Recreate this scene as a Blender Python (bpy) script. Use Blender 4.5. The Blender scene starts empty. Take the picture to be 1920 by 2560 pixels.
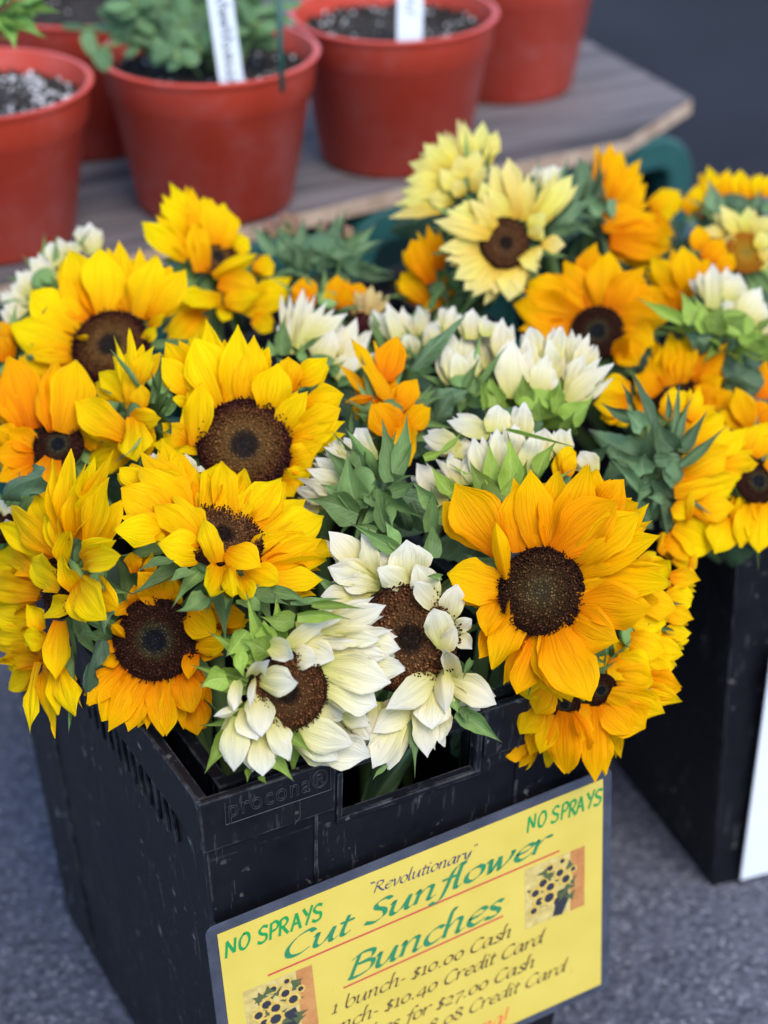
import bpy, math, random
from mathutils import Vector, Matrix
random.seed(7)
rad = math.radians

# ------------------------------------------------------------------ camera
YAW, PITCH, ROLL = rad(61.7), rad(30.27), rad(-0.29)
FPX = 5012.0                       # focal length in pixels of the 1920x2560 photograph
CAM = Vector((-0.3431, -0.8635, 1.1226))
FW = Vector((math.cos(YAW) * math.cos(PITCH), math.sin(YAW) * math.cos(PITCH), -math.sin(PITCH)))
_R = Vector((math.sin(YAW), -math.cos(YAW), 0))
_U = _R.cross(FW)
RT = _R * math.cos(ROLL) + _U * math.sin(ROLL)
UP = -_R * math.sin(ROLL) + _U * math.cos(ROLL)
sc = bpy.context.scene
cd = bpy.data.cameras.new('camera')
cam = bpy.data.objects.new('camera', cd)
sc.collection.objects.link(cam)
cam.matrix_world = Matrix(((RT.x, UP.x, -FW.x, CAM.x), (RT.y, UP.y, -FW.y, CAM.y), (RT.z, UP.z, -FW.z, CAM.z), (0, 0, 0, 1)))
cd.sensor_fit = 'VERTICAL'; cd.sensor_height = 36; cd.sensor_width = 27
cd.lens = FPX / 2560 * 36
cd.clip_start = 0.02; cd.clip_end = 300
cd.dof.use_dof = True; cd.dof.focus_distance = 1.215; cd.dof.aperture_fstop = 4.2
sc.camera = cam

# ------------------------------------------------------------------ light
SUN_EL = rad(55)
to_sun = (RT * 0.40 - Vector((FW.x, FW.y, 0)).normalized() * 0.75)
to_sun.z = 0; to_sun.normalize()
to_sun = to_sun * math.cos(SUN_EL) + Vector((0, 0, math.sin(SUN_EL)))
w = bpy.data.worlds.new('World'); sc.world = w; w.use_nodes = True
wn = w.node_tree.nodes; wl = w.node_tree.links
sky = wn.new('ShaderNodeTexSky'); sky.sky_type = 'NISHITA'; sky.sun_disc = False
sky.sun_elevation = SUN_EL; sky.sun_rotation = math.atan2(to_sun.x, to_sun.y)
sky.air_density = 1.0; sky.dust_density = 0.4; sky.ozone_density = 2.5
bg = wn['Background']; bg.inputs[1].default_value = 0.14
wl.new(sky.outputs[0], bg.inputs[0])
sd = bpy.data.lights.new('sun', 'SUN'); sd.energy = 1.5; sd.angle = rad(35); sd.color = (1.0, 0.93, 0.82)
so = bpy.data.objects.new('sun', sd); sc.collection.objects.link(so)
so.rotation_euler = to_sun.to_track_quat('Z', 'Y').to_euler()
sc.view_settings.view_transform = 'Standard'; sc.view_settings.look = 'None'
sc.view_settings.gamma = 1; sc.view_settings.exposure = 1.45
sc.view_settings.use_curve_mapping = False
try:
    sc.cycles.use_denoising = True
    sc.cycles.max_bounces = 8
except Exception:
    pass

# ------------------------------------------------------------------ helpers
COL = sc.collection
def ray(x, y): return FW + RT * ((x - 960) / FPX) + UP * ((1280 - y) / FPX)
def at(x, y, d): return CAM + ray(x, y) * d
def on_z(x, y, z):
    v = ray(x, y); return CAM + v * ((z - CAM.z) / v.z)
def tag(o, label, cat, group=None, kind=None):
    if label: o['label'] = label
    if cat: o['category'] = cat
    if group: o['group'] = group
    if kind: o['kind'] = kind
    return o
def empty(name, loc, label, cat, group=None):
    o = bpy.data.objects.new(name, None); COL.objects.link(o); o.location = loc
    o.empty_display_size = 0.03
    return tag(o, label, cat, group)
def mesh(name, V, F, uv=None, smooth=True):
    m = bpy.data.meshes.new(name); m.from_pydata([tuple(v) for v in V], [], F); m.update()
    if uv:
        L = m.uv_layers.new(name='UVMap')
        for lp in m.loops: L.data[lp.index].uv = uv[lp.vertex_index]
    if smooth:
        for p in m.polygons: p.use_smooth = True
    return m
def link(name, m, mat, parent=None, mw=None):
    """one mesh object; the material sits on the object, so meshes can be shared"""
    o = bpy.data.objects.new(name, m); COL.objects.link(o)
    if mat is not None:
        if not m.materials: m.materials.append(None)
        o.material_slots[0].link = 'OBJECT'; o.material_slots[0].material = mat
    if parent is not None:
        o.parent = parent
        if parent.parent is None: inv = parent.matrix_basis.inverted()
        else: inv = (parent.parent.matrix_basis @ parent.matrix_basis).inverted()
        o.matrix_basis = inv @ (mw if mw is not None else Matrix.Identity(4))
    elif mw is not None:
        o.matrix_basis = mw
    return o
class MB:
    def __init__(s): s.V = []; s.F = []
    def add(s, V, F):
        n = len(s.V); s.V += [Vector(v) for v in V]; s.F += [tuple(i + n for i in f) for f in F]
    def hexa(s, P):      # 8 points: bottom 4 ccw, top 4 ccw
        s.add(P, [(3, 2, 1, 0), (4, 5, 6, 7), (0, 1, 5, 4), (1, 2, 6, 5), (2, 3, 7, 6), (3, 0, 4, 7)])
    def box(s, a, b):
        x0, y0, z0 = a; x1, y1, z1 = b
        s.hexa([(x0, y0, z0), (x1, y0, z0), (x1, y1, z0), (x0, y1, z0), (x0, y0, z1), (x1, y0, z1), (x1, y1, z1), (x0, y1, z1)])
    def tube(s, pts, r, n=6, cap=True):
        pts = [Vector(p) for p in pts]; k = len(pts); base = len(s.V); ref = Vector((0.3, 0.2, 0.9))
        for i, p in enumerate(pts):
            d = (pts[min(i + 1, k - 1)] - pts[max(i - 1, 0)]).normalized()
            a = d.cross(ref)
            if a.length < 1e-3: a = d.cross(Vector((1, 0, 0)))
            a.normalize(); b = d.cross(a)
            rr = r[i] if isinstance(r, (list, tuple)) else r
            for j in range(n):
                t = 2 * math.pi * j / n
                s.V.append(p + a * (rr * math.cos(t)) + b * (rr * math.sin(t)))
        for i in range(k - 1):
            for j in range(n):
                j2 = (j + 1) % n
                s.F.append((base + i * n + j, base + i * n + j2, base + (i + 1) * n + j2, base + (i + 1) * n + j))
        if cap:
            s.F.append(tuple(base + j for j in range(n))[::-1]); s.F.append(tuple(base + (k - 1) * n + j for j in range(n)))
    def lathe(s, prof, n=40, close=False):
        base = len(s.V)
        for (r, z) in prof:
            for j in range(n):
                t = 2 * math.pi * j / n; s.V.append(Vector((r * math.cos(t), r * math.sin(t), z)))
        for i in range(len(prof) - 1):
            for j in range(n):
                j2 = (j + 1) % n
                s.F.append((base + i * n + j, base + i * n + j2, base + (i + 1) * n + j2, base + (i + 1) * n + j))
    def build(s, name, mat, parent=None, mw=None, smooth=False, bevel=0):
        o = link(name, mesh(name, s.V, s.F, smooth=smooth), mat, parent, mw)
        if bevel:
            b = o.modifiers.new('bevel', 'BEVEL'); b.width = bevel; b.segments = 2; b.limit_method = 'ANGLE'
        return o

# ------------------------------------------------------------------ materials
def nt(name):
    m = bpy.data.materials.new(name); m.use_nodes = True
    t = m.node_tree; return m, t.nodes, t.links, t.nodes['Principled BSDF']
def math_node(N, L, op, a, b=None, clamp=False):
    n = N.new('ShaderNodeMath'); n.operation = op; n.use_clamp = clamp
    for i, v in enumerate((a, b)):
        if v is None: continue
        if isinstance(v, (int, float)): n.inputs[i].default_value = v
        else: L.new(v, n.inputs[i])
    return n.outputs[0]
def ramp(N, L, fac, stops):
    r = N.new('ShaderNodeValToRGB'); e = r.color_ramp.elements
    while len(e) < len(stops): e.new(0.5)
    for q, (p, c) in zip(e, stops):
        q.position = p; q.color = (*c, 1) if len(c) == 3 else c
    L.new(fac, r.inputs[0]); return r.outputs[0]
def mixc(N, L, fac, a, b, mode='MIX'):
    n = N.new('ShaderNodeMix'); n.data_type = 'RGBA'; n.blend_type = mode
    for i, v in ((0, fac), (6, a), (7, b)):
        if isinstance(v, (int, float)): n.inputs[i].default_value = v
        elif isinstance(v, tuple): n.inputs[i].default_value = (*v, 1)
        else: L.new(v, n.inputs[i])
    return n.outputs[2]
def noise(N, L, vec, scale, detail=3, rough=0.5):
    n = N.new('ShaderNodeTexNoise'); n.inputs['Scale'].default_value = scale
    n.inputs['Detail'].default_value = detail; n.inputs['Roughness'].default_value = rough
    if vec is not None: L.new(vec, n.inputs['Vector'])
    return n.outputs['Fac']
def bump(N, L, h, bs, strength=0.3, dist=0.001):
    b = N.new('ShaderNodeBump'); b.inputs['Strength'].default_value = strength; b.inputs['Distance'].default_value = dist
    L.new(h, b.inputs['Height']); L.new(b.outputs[0], bs.inputs['Normal']); return b.outputs[0]

def petal_mat(name, stops, vein=0.10, trans=0.42, speck=0.5, hue=0.014, rough=0.55, freq=38, crease=0.13):
    m, N, L, B = nt(name)
    uv = N.new('ShaderNodeUVMap').outputs[0]
    sx = N.new('ShaderNodeSeparateXYZ'); L.new(uv, sx.inputs[0])
    oi = N.new('ShaderNodeObjectInfo').outputs['Random']
    cb = N.new('ShaderNodeCombineXYZ')
    L.new(math_node(N, L, 'MULTIPLY', sx.outputs[0], 1.3), cb.inputs[0])
    # veins fan out: compress towards both ends
    L.new(math_node(N, L, 'MULTIPLY', sx.outputs[1], freq), cb.inputs[1])
    L.new(math_node(N, L, 'MULTIPLY', oi, 60.0), cb.inputs[2])
    v1 = noise(N, L, cb.outputs[0], 1.0, 3, 0.6)
    blot = noise(N, L, cb.outputs[0], 0.35, 2, 0.5)
    off = math_node(N, L, 'MULTIPLY', math_node(N, L, 'SUBTRACT', blot, 0.5), 0.3)
    pos = math_node(N, L, 'ADD', sx.outputs[0], off, True)
    c = ramp(N, L, pos, stops)
    d = math_node(N, L, 'MULTIPLY', math_node(N, L, 'SUBTRACT', v1, 0.5), vein * 3)
    cb2 = N.new('ShaderNodeCombineXYZ')
    L.new(math_node(N, L, 'MULTIPLY', sx.outputs[0], 0.9), cb2.inputs[0]); L.new(math_node(N, L, 'MULTIPLY', sx.outputs[1], 9.0), cb2.inputs[1]); L.new(math_node(N, L, 'MULTIPLY', oi, 91.0), cb2.inputs[2])
    c0 = noise(N, L, cb2.outputs[0], 1.0, 1, 0.4)
    cr = math_node(N, L, 'MULTIPLY', math_node(N, L, 'ABSOLUTE', math_node(N, L, 'SUBTRACT', c0, 0.5)), 14.0, True)
    cr = math_node(N, L, 'SUBTRACT', 1.0, cr, True)
    val = math_node(N, L, 'SUBTRACT', math_node(N, L, 'ADD', 1.0, d), math_node(N, L, 'MULTIPLY', cr, crease))
    v1 = math_node(N, L, 'SUBTRACT', v1, math_node(N, L, 'MULTIPLY', cr, 0.35))
    hsv = N.new('ShaderNodeHueSaturation'); L.new(c, hsv.inputs['Color'])
    L.new(val, hsv.inputs['Value'])
    L.new(math_node(N, L, 'ADD', 0.5 - hue, math_node(N, L, 'MULTIPLY', oi, 2 * hue)), hsv.inputs['Hue'])
    oc = N.new('ShaderNodeTexCoord').outputs['Object']
    sp = noise(N, L, cb.outputs[0], 5.0, 1, 0.4)
    tm = math_node(N, L, 'MULTIPLY', math_node(N, L, 'SUBTRACT', math_node(N, L, 'ADD', sx.outputs[0], math_node(N, L, 'MULTIPLY', blot, 0.12)), 1.0), 12.0, True)
    tm = math_node(N, L, 'MULTIPLY', tm, math_node(N, L, 'GREATER_THAN', oi, 0.7))
    spm = math_node(N, L, 'MAXIMUM', math_node(N, L, 'GREATER_THAN', sp, 0.83), tm)
    colr = mixc(N, L, math_node(N, L, 'MULTIPLY', spm, speck), hsv.outputs[0], (0.16, 0.07, 0.02))
    L.new(colr, B.inputs['Base Color'])
    B.inputs['Roughness'].default_value = rough; B.inputs['Specular IOR Level'].default_value = 0.06
    nb = bump(N, L, v1, B, 0.5, 0.0018)
    tr = N.new('ShaderNodeBsdfTranslucent'); L.new(colr, tr.inputs[0]); L.new(nb, tr.inputs[1])
    mx = N.new('ShaderNodeMixShader'); mx.inputs[0].default_value = trans
    L.new(B.outputs[0], mx.inputs[1]); L.new(tr.outputs[0], mx.inputs[2])
    L.new(mx.outputs[0], N['Material Output'].inputs[0])
    return m
PM = {
 'Y': petal_mat('petal_yellow', [(0.0, (0.80, 0.27, 0.0)), (0.3, (0.88, 0.45, 0.0)), (0.65, (0.90, 0.58, 0.001))]),
 'G': petal_mat('petal_gold', [(0.0, (0.80, 0.25, 0.0)), (0.4, (0.87, 0.38, 0.0)), (0.9, (0.88, 0.48, 0.0))]),
 'O': petal_mat('petal_orange', [(0.0, (0.72, 0.19, 0.0)), (0.4, (0.85, 0.34, 0.0)), (0.95, (0.88, 0.46, 0.0))]),
 'W': petal_mat('petal_cream', [(0.0, (0.60, 0.57, 0.13)), (0.3, (0.74, 0.65, 0.28)), (0.6, (0.79, 0.72, 0.48)), (0.95, (0.82, 0.78, 0.67))], vein=0.07, speck=0.25, hue=0.008, trans=0.42, crease=0.06),
 'P': petal_mat('petal_lemon', [(0.0, (0.80, 0.52, 0.04)), (0.4, (0.83, 0.67, 0.14)), (1.0, (0.84, 0.74, 0.28))], vein=0.1, speck=0.2),
 'B': petal_mat('petal_buff', [(0.0, (0.55, 0.34, 0.10)), (1.0, (0.72, 0.58, 0.25))], speck=0.2),
 'K': petal_mat('petal_pink', [(0.0, (0.30, 0.25, 0.10)), (1.0, (0.42, 0.20, 0.17))], speck=0.2),
}
def leaf_mat(name, c0, c1, c2, trans=0.18, tip=None, freq=14):
    m, N, L, B = nt(name)
    uv = N.new('ShaderNodeUVMap').outputs[0]
    sx = N.new('ShaderNodeSeparateXYZ'); L.new(uv, sx.inputs[0])
    oi = N.new('ShaderNodeObjectInfo').outputs['Random']
    ab = math_node(N, L, 'ABSOLUTE', math_node(N, L, 'SUBTRACT', sx.outputs[1], 0.5))
    # side veins in a herringbone
    ph = math_node(N, L, 'SUBTRACT', math_node(N, L, 'MULTIPLY', sx.outputs[0], freq), math_node(N, L, 'MULTIPLY', ab, freq * 0.9))
    vn = math_node(N, L, 'ABSOLUTE', math_node(N, L, 'SINE', math_node(N, L, 'MULTIPLY', ph, 1.6)))
    vn = math_node(N, L, 'POWER', math_node(N, L, 'SUBTRACT', 1.0, vn, True), 3.0)
    mid = math_node(N, L, 'POWER', math_node(N, L, 'SUBTRACT', 1.0, math_node(N, L, 'MULTIPLY', ab, 9.0), True), 2.0)
    ve = math_node(N, L, 'MAXIMUM', math_node(N, L, 'MULTIPLY', vn, 0.45), mid, True)
    cb = N.new('ShaderNodeCombineXYZ'); L.new(sx.outputs[0], cb.inputs[0]); L.new(sx.outputs[1], cb.inputs[1])
    L.new(math_node(N, L, 'MULTIPLY', oi, 40.0), cb.inputs[2])
    n1 = noise(N, L, cb.outputs[0], 3.5, 4, 0.6)
    c = ramp(N, L, n1, [(0.3, c0), (0.7, c1)])
    c = mixc(N, L, math_node(N, L, 'MULTIPLY', ve, 0.6), c, c2)
    if tip:
        tm = math_node(N, L, 'MULTIPLY', math_node(N, L, 'SUBTRACT', sx.outputs[0], 0.82), 6.0, True)
        c = mixc(N, L, math_node(N, L, 'MULTIPLY', tm, math_node(N, L, 'GREATER_THAN', oi, 0.45)), c, tip)
    hsv = N.new('ShaderNodeHueSaturation'); L.new(c, hsv.inputs['Color'])
    L.new(math_node(N, L, 'ADD', 0.50, math_node(N, L, 'MULTIPLY', oi, 0.6)), hsv.inputs['Value'])
    L.new(math_node(N, L, 'ADD', 0.485, math_node(N, L, 'MULTIPLY', n1, 0.03)), hsv.inputs['Hue'])
    L.new(hsv.outputs[0], B.inputs['Base Color'])
    B.inputs['Roughness'].default_value = 0.55; B.inputs['Specular IOR Level'].default_value = 0.3
    nb = bump(N, L, math_node(N, L, 'SUBTRACT', n1, math_node(N, L, 'MULTIPLY', ve, 0.7)), B, 0.5, 0.0015)
    tr = N.new('ShaderNodeBsdfTranslucent'); L.new(hsv.outputs[0], tr.inputs[0]); L.new(nb, tr.inputs[1])
    mx = N.new('ShaderNodeMixShader'); mx.inputs[0].default_value = trans
    L.new(B.outputs[0], mx.inputs[1]); L.new(tr.outputs[0], mx.inputs[2])
    L.new(mx.outputs[0], N['Material Output'].inputs[0])
    return m
SEP = leaf_mat('sepal_green', (0.13, 0.23, 0.065), (0.23, 0.36, 0.10), (0.30, 0.43, 0.16), 0.25, tip=(0.10, 0.06, 0.05))
SEPB = leaf_mat('sepal_bluegreen', (0.085, 0.165, 0.072), (0.16, 0.26, 0.11), (0.26, 0.36, 0.19), 0.2, tip=(0.08, 0.06, 0.07))
SEPL = leaf_mat('sepal_lime', (0.21, 0.32, 0.035), (0.33, 0.46, 0.07), (0.40, 0.52, 0.15), 0.3, tip=(0.10, 0.05, 0.05))
LEAF = leaf_mat('leaf_dark', (0.055, 0.105, 0.045), (0.095, 0.165, 0.065), (0.18, 0.25, 0.12), 0.15, freq=9)
BLUEB = leaf_mat('leaf_blueberry', (0.06, 0.135, 0.05), (0.14, 0.25, 0.10), (0.20, 0.31, 0.15), 0.2, freq=7)
BRIGHT = leaf_mat('leaf_bright', (0.15, 0.30, 0.05), (0.24, 0.42, 0.09), (0.30, 0.46, 0.15), 0.25, freq=7)

def disc_mat(name, stops, dark=0.35):
    m, N, L, B = nt(name)
    uv = N.new('ShaderNodeUVMap').outputs[0]
    sx = N.new('ShaderNodeSeparateXYZ'); L.new(uv, sx.inputs[0])
    c = ramp(N, L, sx.outputs[0], stops)
    v = math_node(N, L, 'ADD', 1.0 - dark, math_node(N, L, 'MULTIPLY', sx.outputs[1], 2 * dark))
    hsv = N.new('ShaderNodeHueSaturation'); L.new(c, hsv.inputs['Color']); L.new(v, hsv.inputs['Value'])
    L.new(hsv.outputs[0], B.inputs['Base Color'])
    B.inputs['Roughness'].default_value = 0.7; B.inputs['Specular IOR Level'].default_value = 0.04
    return m
DM = {
 'A': disc_mat('florets_olive', [(0.0, (0.055, 0.042, 0.022)), (0.22, (0.085, 0.055, 0.020)), (0.45, (0.085, 0.042, 0.014)), (0.8, (0.058, 0.022, 0.009)), (1.0, (0.035, 0.010, 0.006))], 0.85),
 'B': disc_mat('florets_maroon', [(0.0, (0.012, 0.012, 0.016)), (0.24, (0.012, 0.012, 0.014)), (0.38, (0.060, 0.045, 0.018)), (0.52, (0.050, 0.018, 0.009)), (1.0, (0.042, 0.013, 0.008))], 0.8),
 'C': disc_mat('florets_brown', [(0.0, (0.016, 0.009, 0.006)), (0.22, (0.022, 0.011, 0.006)), (0.4, (0.13, 0.056, 0.020)), (0.85, (0.125, 0.046, 0.017)), (1.0, (0.030, 0.010, 0.006))], 0.75),
 'D': disc_mat('florets_russet', [(0.0, (0.016, 0.012, 0.012)), (0.25, (0.024, 0.015, 0.010)), (0.4, (0.15, 0.072, 0.020)), (0.72, (0.11, 0.042, 0.013)), (0.86, (0.055, 0.014, 0.009)), (1.0, (0.028, 0.008, 0.007))], 0.6),
 'R': disc_mat('florets_orange', [(0.0, (0.20, 0.15, 0.02)), (0.5, (0.40, 0.18, 0.01)), (1.0, (0.42, 0.13, 0.01))], 0.4),
 'M': disc_mat('florets_wine', [(0.0, (0.06, 0.012, 0.014)), (1.0, (0.05, 0.010, 0.012))], 0.4),
}
def plain(name, col, rough=0.5, spec=0.4, n=None):
    m, N, L, B = nt(name)
    B.inputs['Roughness'].default_value = rough; B.inputs['Specular IOR Level'].default_value = spec
    if n:
        oc = N.new('ShaderNodeTexCoord').outputs['Object']
        f = noise(N, L, oc, n[0], 4, 0.6)
        L.new(ramp(N, L, f, [(0.35, col), (0.68, n[1])]), B.inputs['Base Color'])
        bump(N, L, f, B, 0.2, 0.002)
    else: B.inputs['Base Color'].default_value = (*col, 1)
    return m
STEM = plain('stem_green', (0.10, 0.17, 0.05), 0.5, 0.3, (30, (0.16, 0.22, 0.07)))
def black_plastic():
    m, N, L, B = nt('black_plastic')
    oc = N.new('ShaderNodeTexCoord').outputs['Object']
    n1 = noise(N, L, oc, 14, 5, 0.65)
    mp = N.new('ShaderNodeMapping'); L.new(oc, mp.inputs[0]); mp.inputs['Scale'].default_value = (70, 70, 7); mp.inputs['Rotation'].default_value = (0.25, -0.22, 0.2)
    s1 = noise(N, L, mp.outputs[0], 3.0, 3, 0.7)
    mp2 = N.new('ShaderNodeMapping'); L.new(oc, mp2.inputs[0]); mp2.inputs['Scale'].default_value = (60, 60, 9); mp2.inputs['Rotation'].default_value = (-0.9, 0.85, 0.1)
    s2 = noise(N, L, mp2.outputs[0], 3.0, 3, 0.7)
    scr = math_node(N, L, 'MAXIMUM', ramp(N, L, s1, [(0.60, (0, 0, 0)), (0.66, (1, 1, 1))]), ramp(N, L, s2, [(0.66, (0, 0, 0)), (0.72, (1, 1, 1))]))
    wear = math_node(N, L, 'MULTIPLY', scr, ramp(N, L, n1, [(0.42, (0, 0, 0)), (0.62, (1, 1, 1))]))
    bv = N.new('ShaderNodeBevel'); bv.samples = 4; bv.inputs['Radius'].default_value = 0.0022
    ge = N.new('ShaderNodeNewGeometry'); vd = N.new('ShaderNodeVectorMath'); vd.operation = 'DOT_PRODUCT'
    L.new(bv.outputs[0], vd.inputs[0]); L.new(ge.outputs['Normal'], vd.inputs[1])
    edge_ = math_node(N, L, 'MULTIPLY', math_node(N, L, 'SUBTRACT', 0.995, vd.outputs['Value']), 14.0, True)
    edge_ = math_node(N, L, 'MULTIPLY', edge_, ramp(N, L, noise(N, L, oc, 60, 3, 0.7), [(0.42, (0, 0, 0)), (0.62, (1, 1, 1))]))
    smud = ramp(N, L, noise(N, L, oc, 5, 5, 0.7), [(0.45, (0, 0, 0)), (0.75, (1, 1, 1))])
    dust = noise(N, L, oc, 110, 2, 0.5)
    dm = math_node(N, L, 'MULTIPLY', ramp(N, L, dust, [(0.66, (0, 0, 0)), (0.72, (1, 1, 1))]), ramp(N, L, n1, [(0.45, (0, 0, 0)), (0.65, (1, 1, 1))]))
    c = ramp(N, L, n1, [(0.3, (0.0026, 0.0028, 0.0045)), (0.75, (0.0075, 0.008, 0.0115))])
    c = mixc(N, L, math_node(N, L, 'MULTIPLY', wear, 0.32), c, (0.17, 0.165, 0.16))
    c = mixc(N, L, math_node(N, L, 'MULTIPLY', dm, 0.75), c, (0.26, 0.24, 0.22))
    c = mixc(N, L, math_node(N, L, 'MULTIPLY', smud, 0.035), c, (0.11, 0.105, 0.10))
    c = mixc(N, L, math_node(N, L, 'MULTIPLY', edge_, 0.5), c, (0.15, 0.15, 0.155))
    L.new(c, B.inputs['Base Color'])
    L.new(ramp(N, L, n1, [(0.3, (0.38,) * 3), (0.75, (0.62,) * 3)]), B.inputs['Roughness'])
    B.inputs['Specular IOR Level'].default_value = 0.25
    bump(N, L, math_node(N, L, 'ADD', n1, math_node(N, L, 'MULTIPLY', wear, -0.4)), B, 0.25, 0.001)
    return m
BLACK = black_plastic()

# ------------------------------------------------------------------ ground
def ground_mat(name, c0, c1, specks, sc1):
    m, N, L, B = nt(name)
    oc = N.new('ShaderNodeTexCoord').outputs['Object']
    big = noise(N, L, oc, 3.0, 5, 0.6)
    fine = noise(N, L, oc, sc1, 3, 0.6)
    vo = N.new('ShaderNodeTexVoronoi'); vo.inputs['Scale'].default_value = sc1 * 1.3; L.new(oc, vo.inputs['Vector'])
    c = ramp(N, L, fine, [(0.3, c0), (0.7, c1)])
    pick = N.new('ShaderNodeSeparateColor'); L.new(vo.outputs['Color'], pick.inputs[0])
    sp = math_node(N, L, 'MULTIPLY', math_node(N, L, 'GREATER_THAN', pick.outputs[0], 0.80), math_node(N, L, 'LESS_THAN', vo.outputs['Distance'], 0.42))
    c = mixc(N, L, math_node(N, L, 'MULTIPLY', sp, 0.6), c, specks)
    hsv = N.new('ShaderNodeHueSaturation'); L.new(c, hsv.inputs['Color'])
    L.new(ramp(N, L, big, [(0.3, (0.7,) * 3), (0.72, (1.2,) * 3)]), hsv.inputs['Value'])
    L.new(hsv.outputs[0], B.inputs['Base Color'])
    B.inputs['Roughness'].default_value = 0.9; B.inputs['Specular IOR Level'].default_value = 0.15
    bump(N, L, math_node(N, L, 'SUBTRACT', fine, math_node(N, L, 'MULTIPLY', vo.outputs['Distance'], 0.5)), B, 0.6, 0.004)
    return m
g = link('ground', mesh('ground', [(-60, -60, 0), (60, -60, 0), (60, 60, 0), (-60, 60, 0)], [(0, 1, 2, 3)]), ground_mat('asphalt_far_shade', (0.010, 0.011, 0.016), (0.018, 0.019, 0.027), (0.03, 0.03, 0.04), 160))  # far asphalt; the shade lying there is put into its dark colour
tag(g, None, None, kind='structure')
# same asphalt round the crates, its brighter skylight put into a lighter colour
pv = link('near_asphalt', mesh('near_asphalt', [(-8, -8, 0.004), (8, -8, 0.004), (8, 1.55, 0.004), (-8, 1.25, 0.004)], [(0, 1, 2, 3)]), ground_mat('asphalt_near_lit', (0.030, 0.033, 0.046), (0.125, 0.129, 0.165), (0.28, 0.28, 0.31), 165))
tag(pv, None, None, kind='structure')

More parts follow.
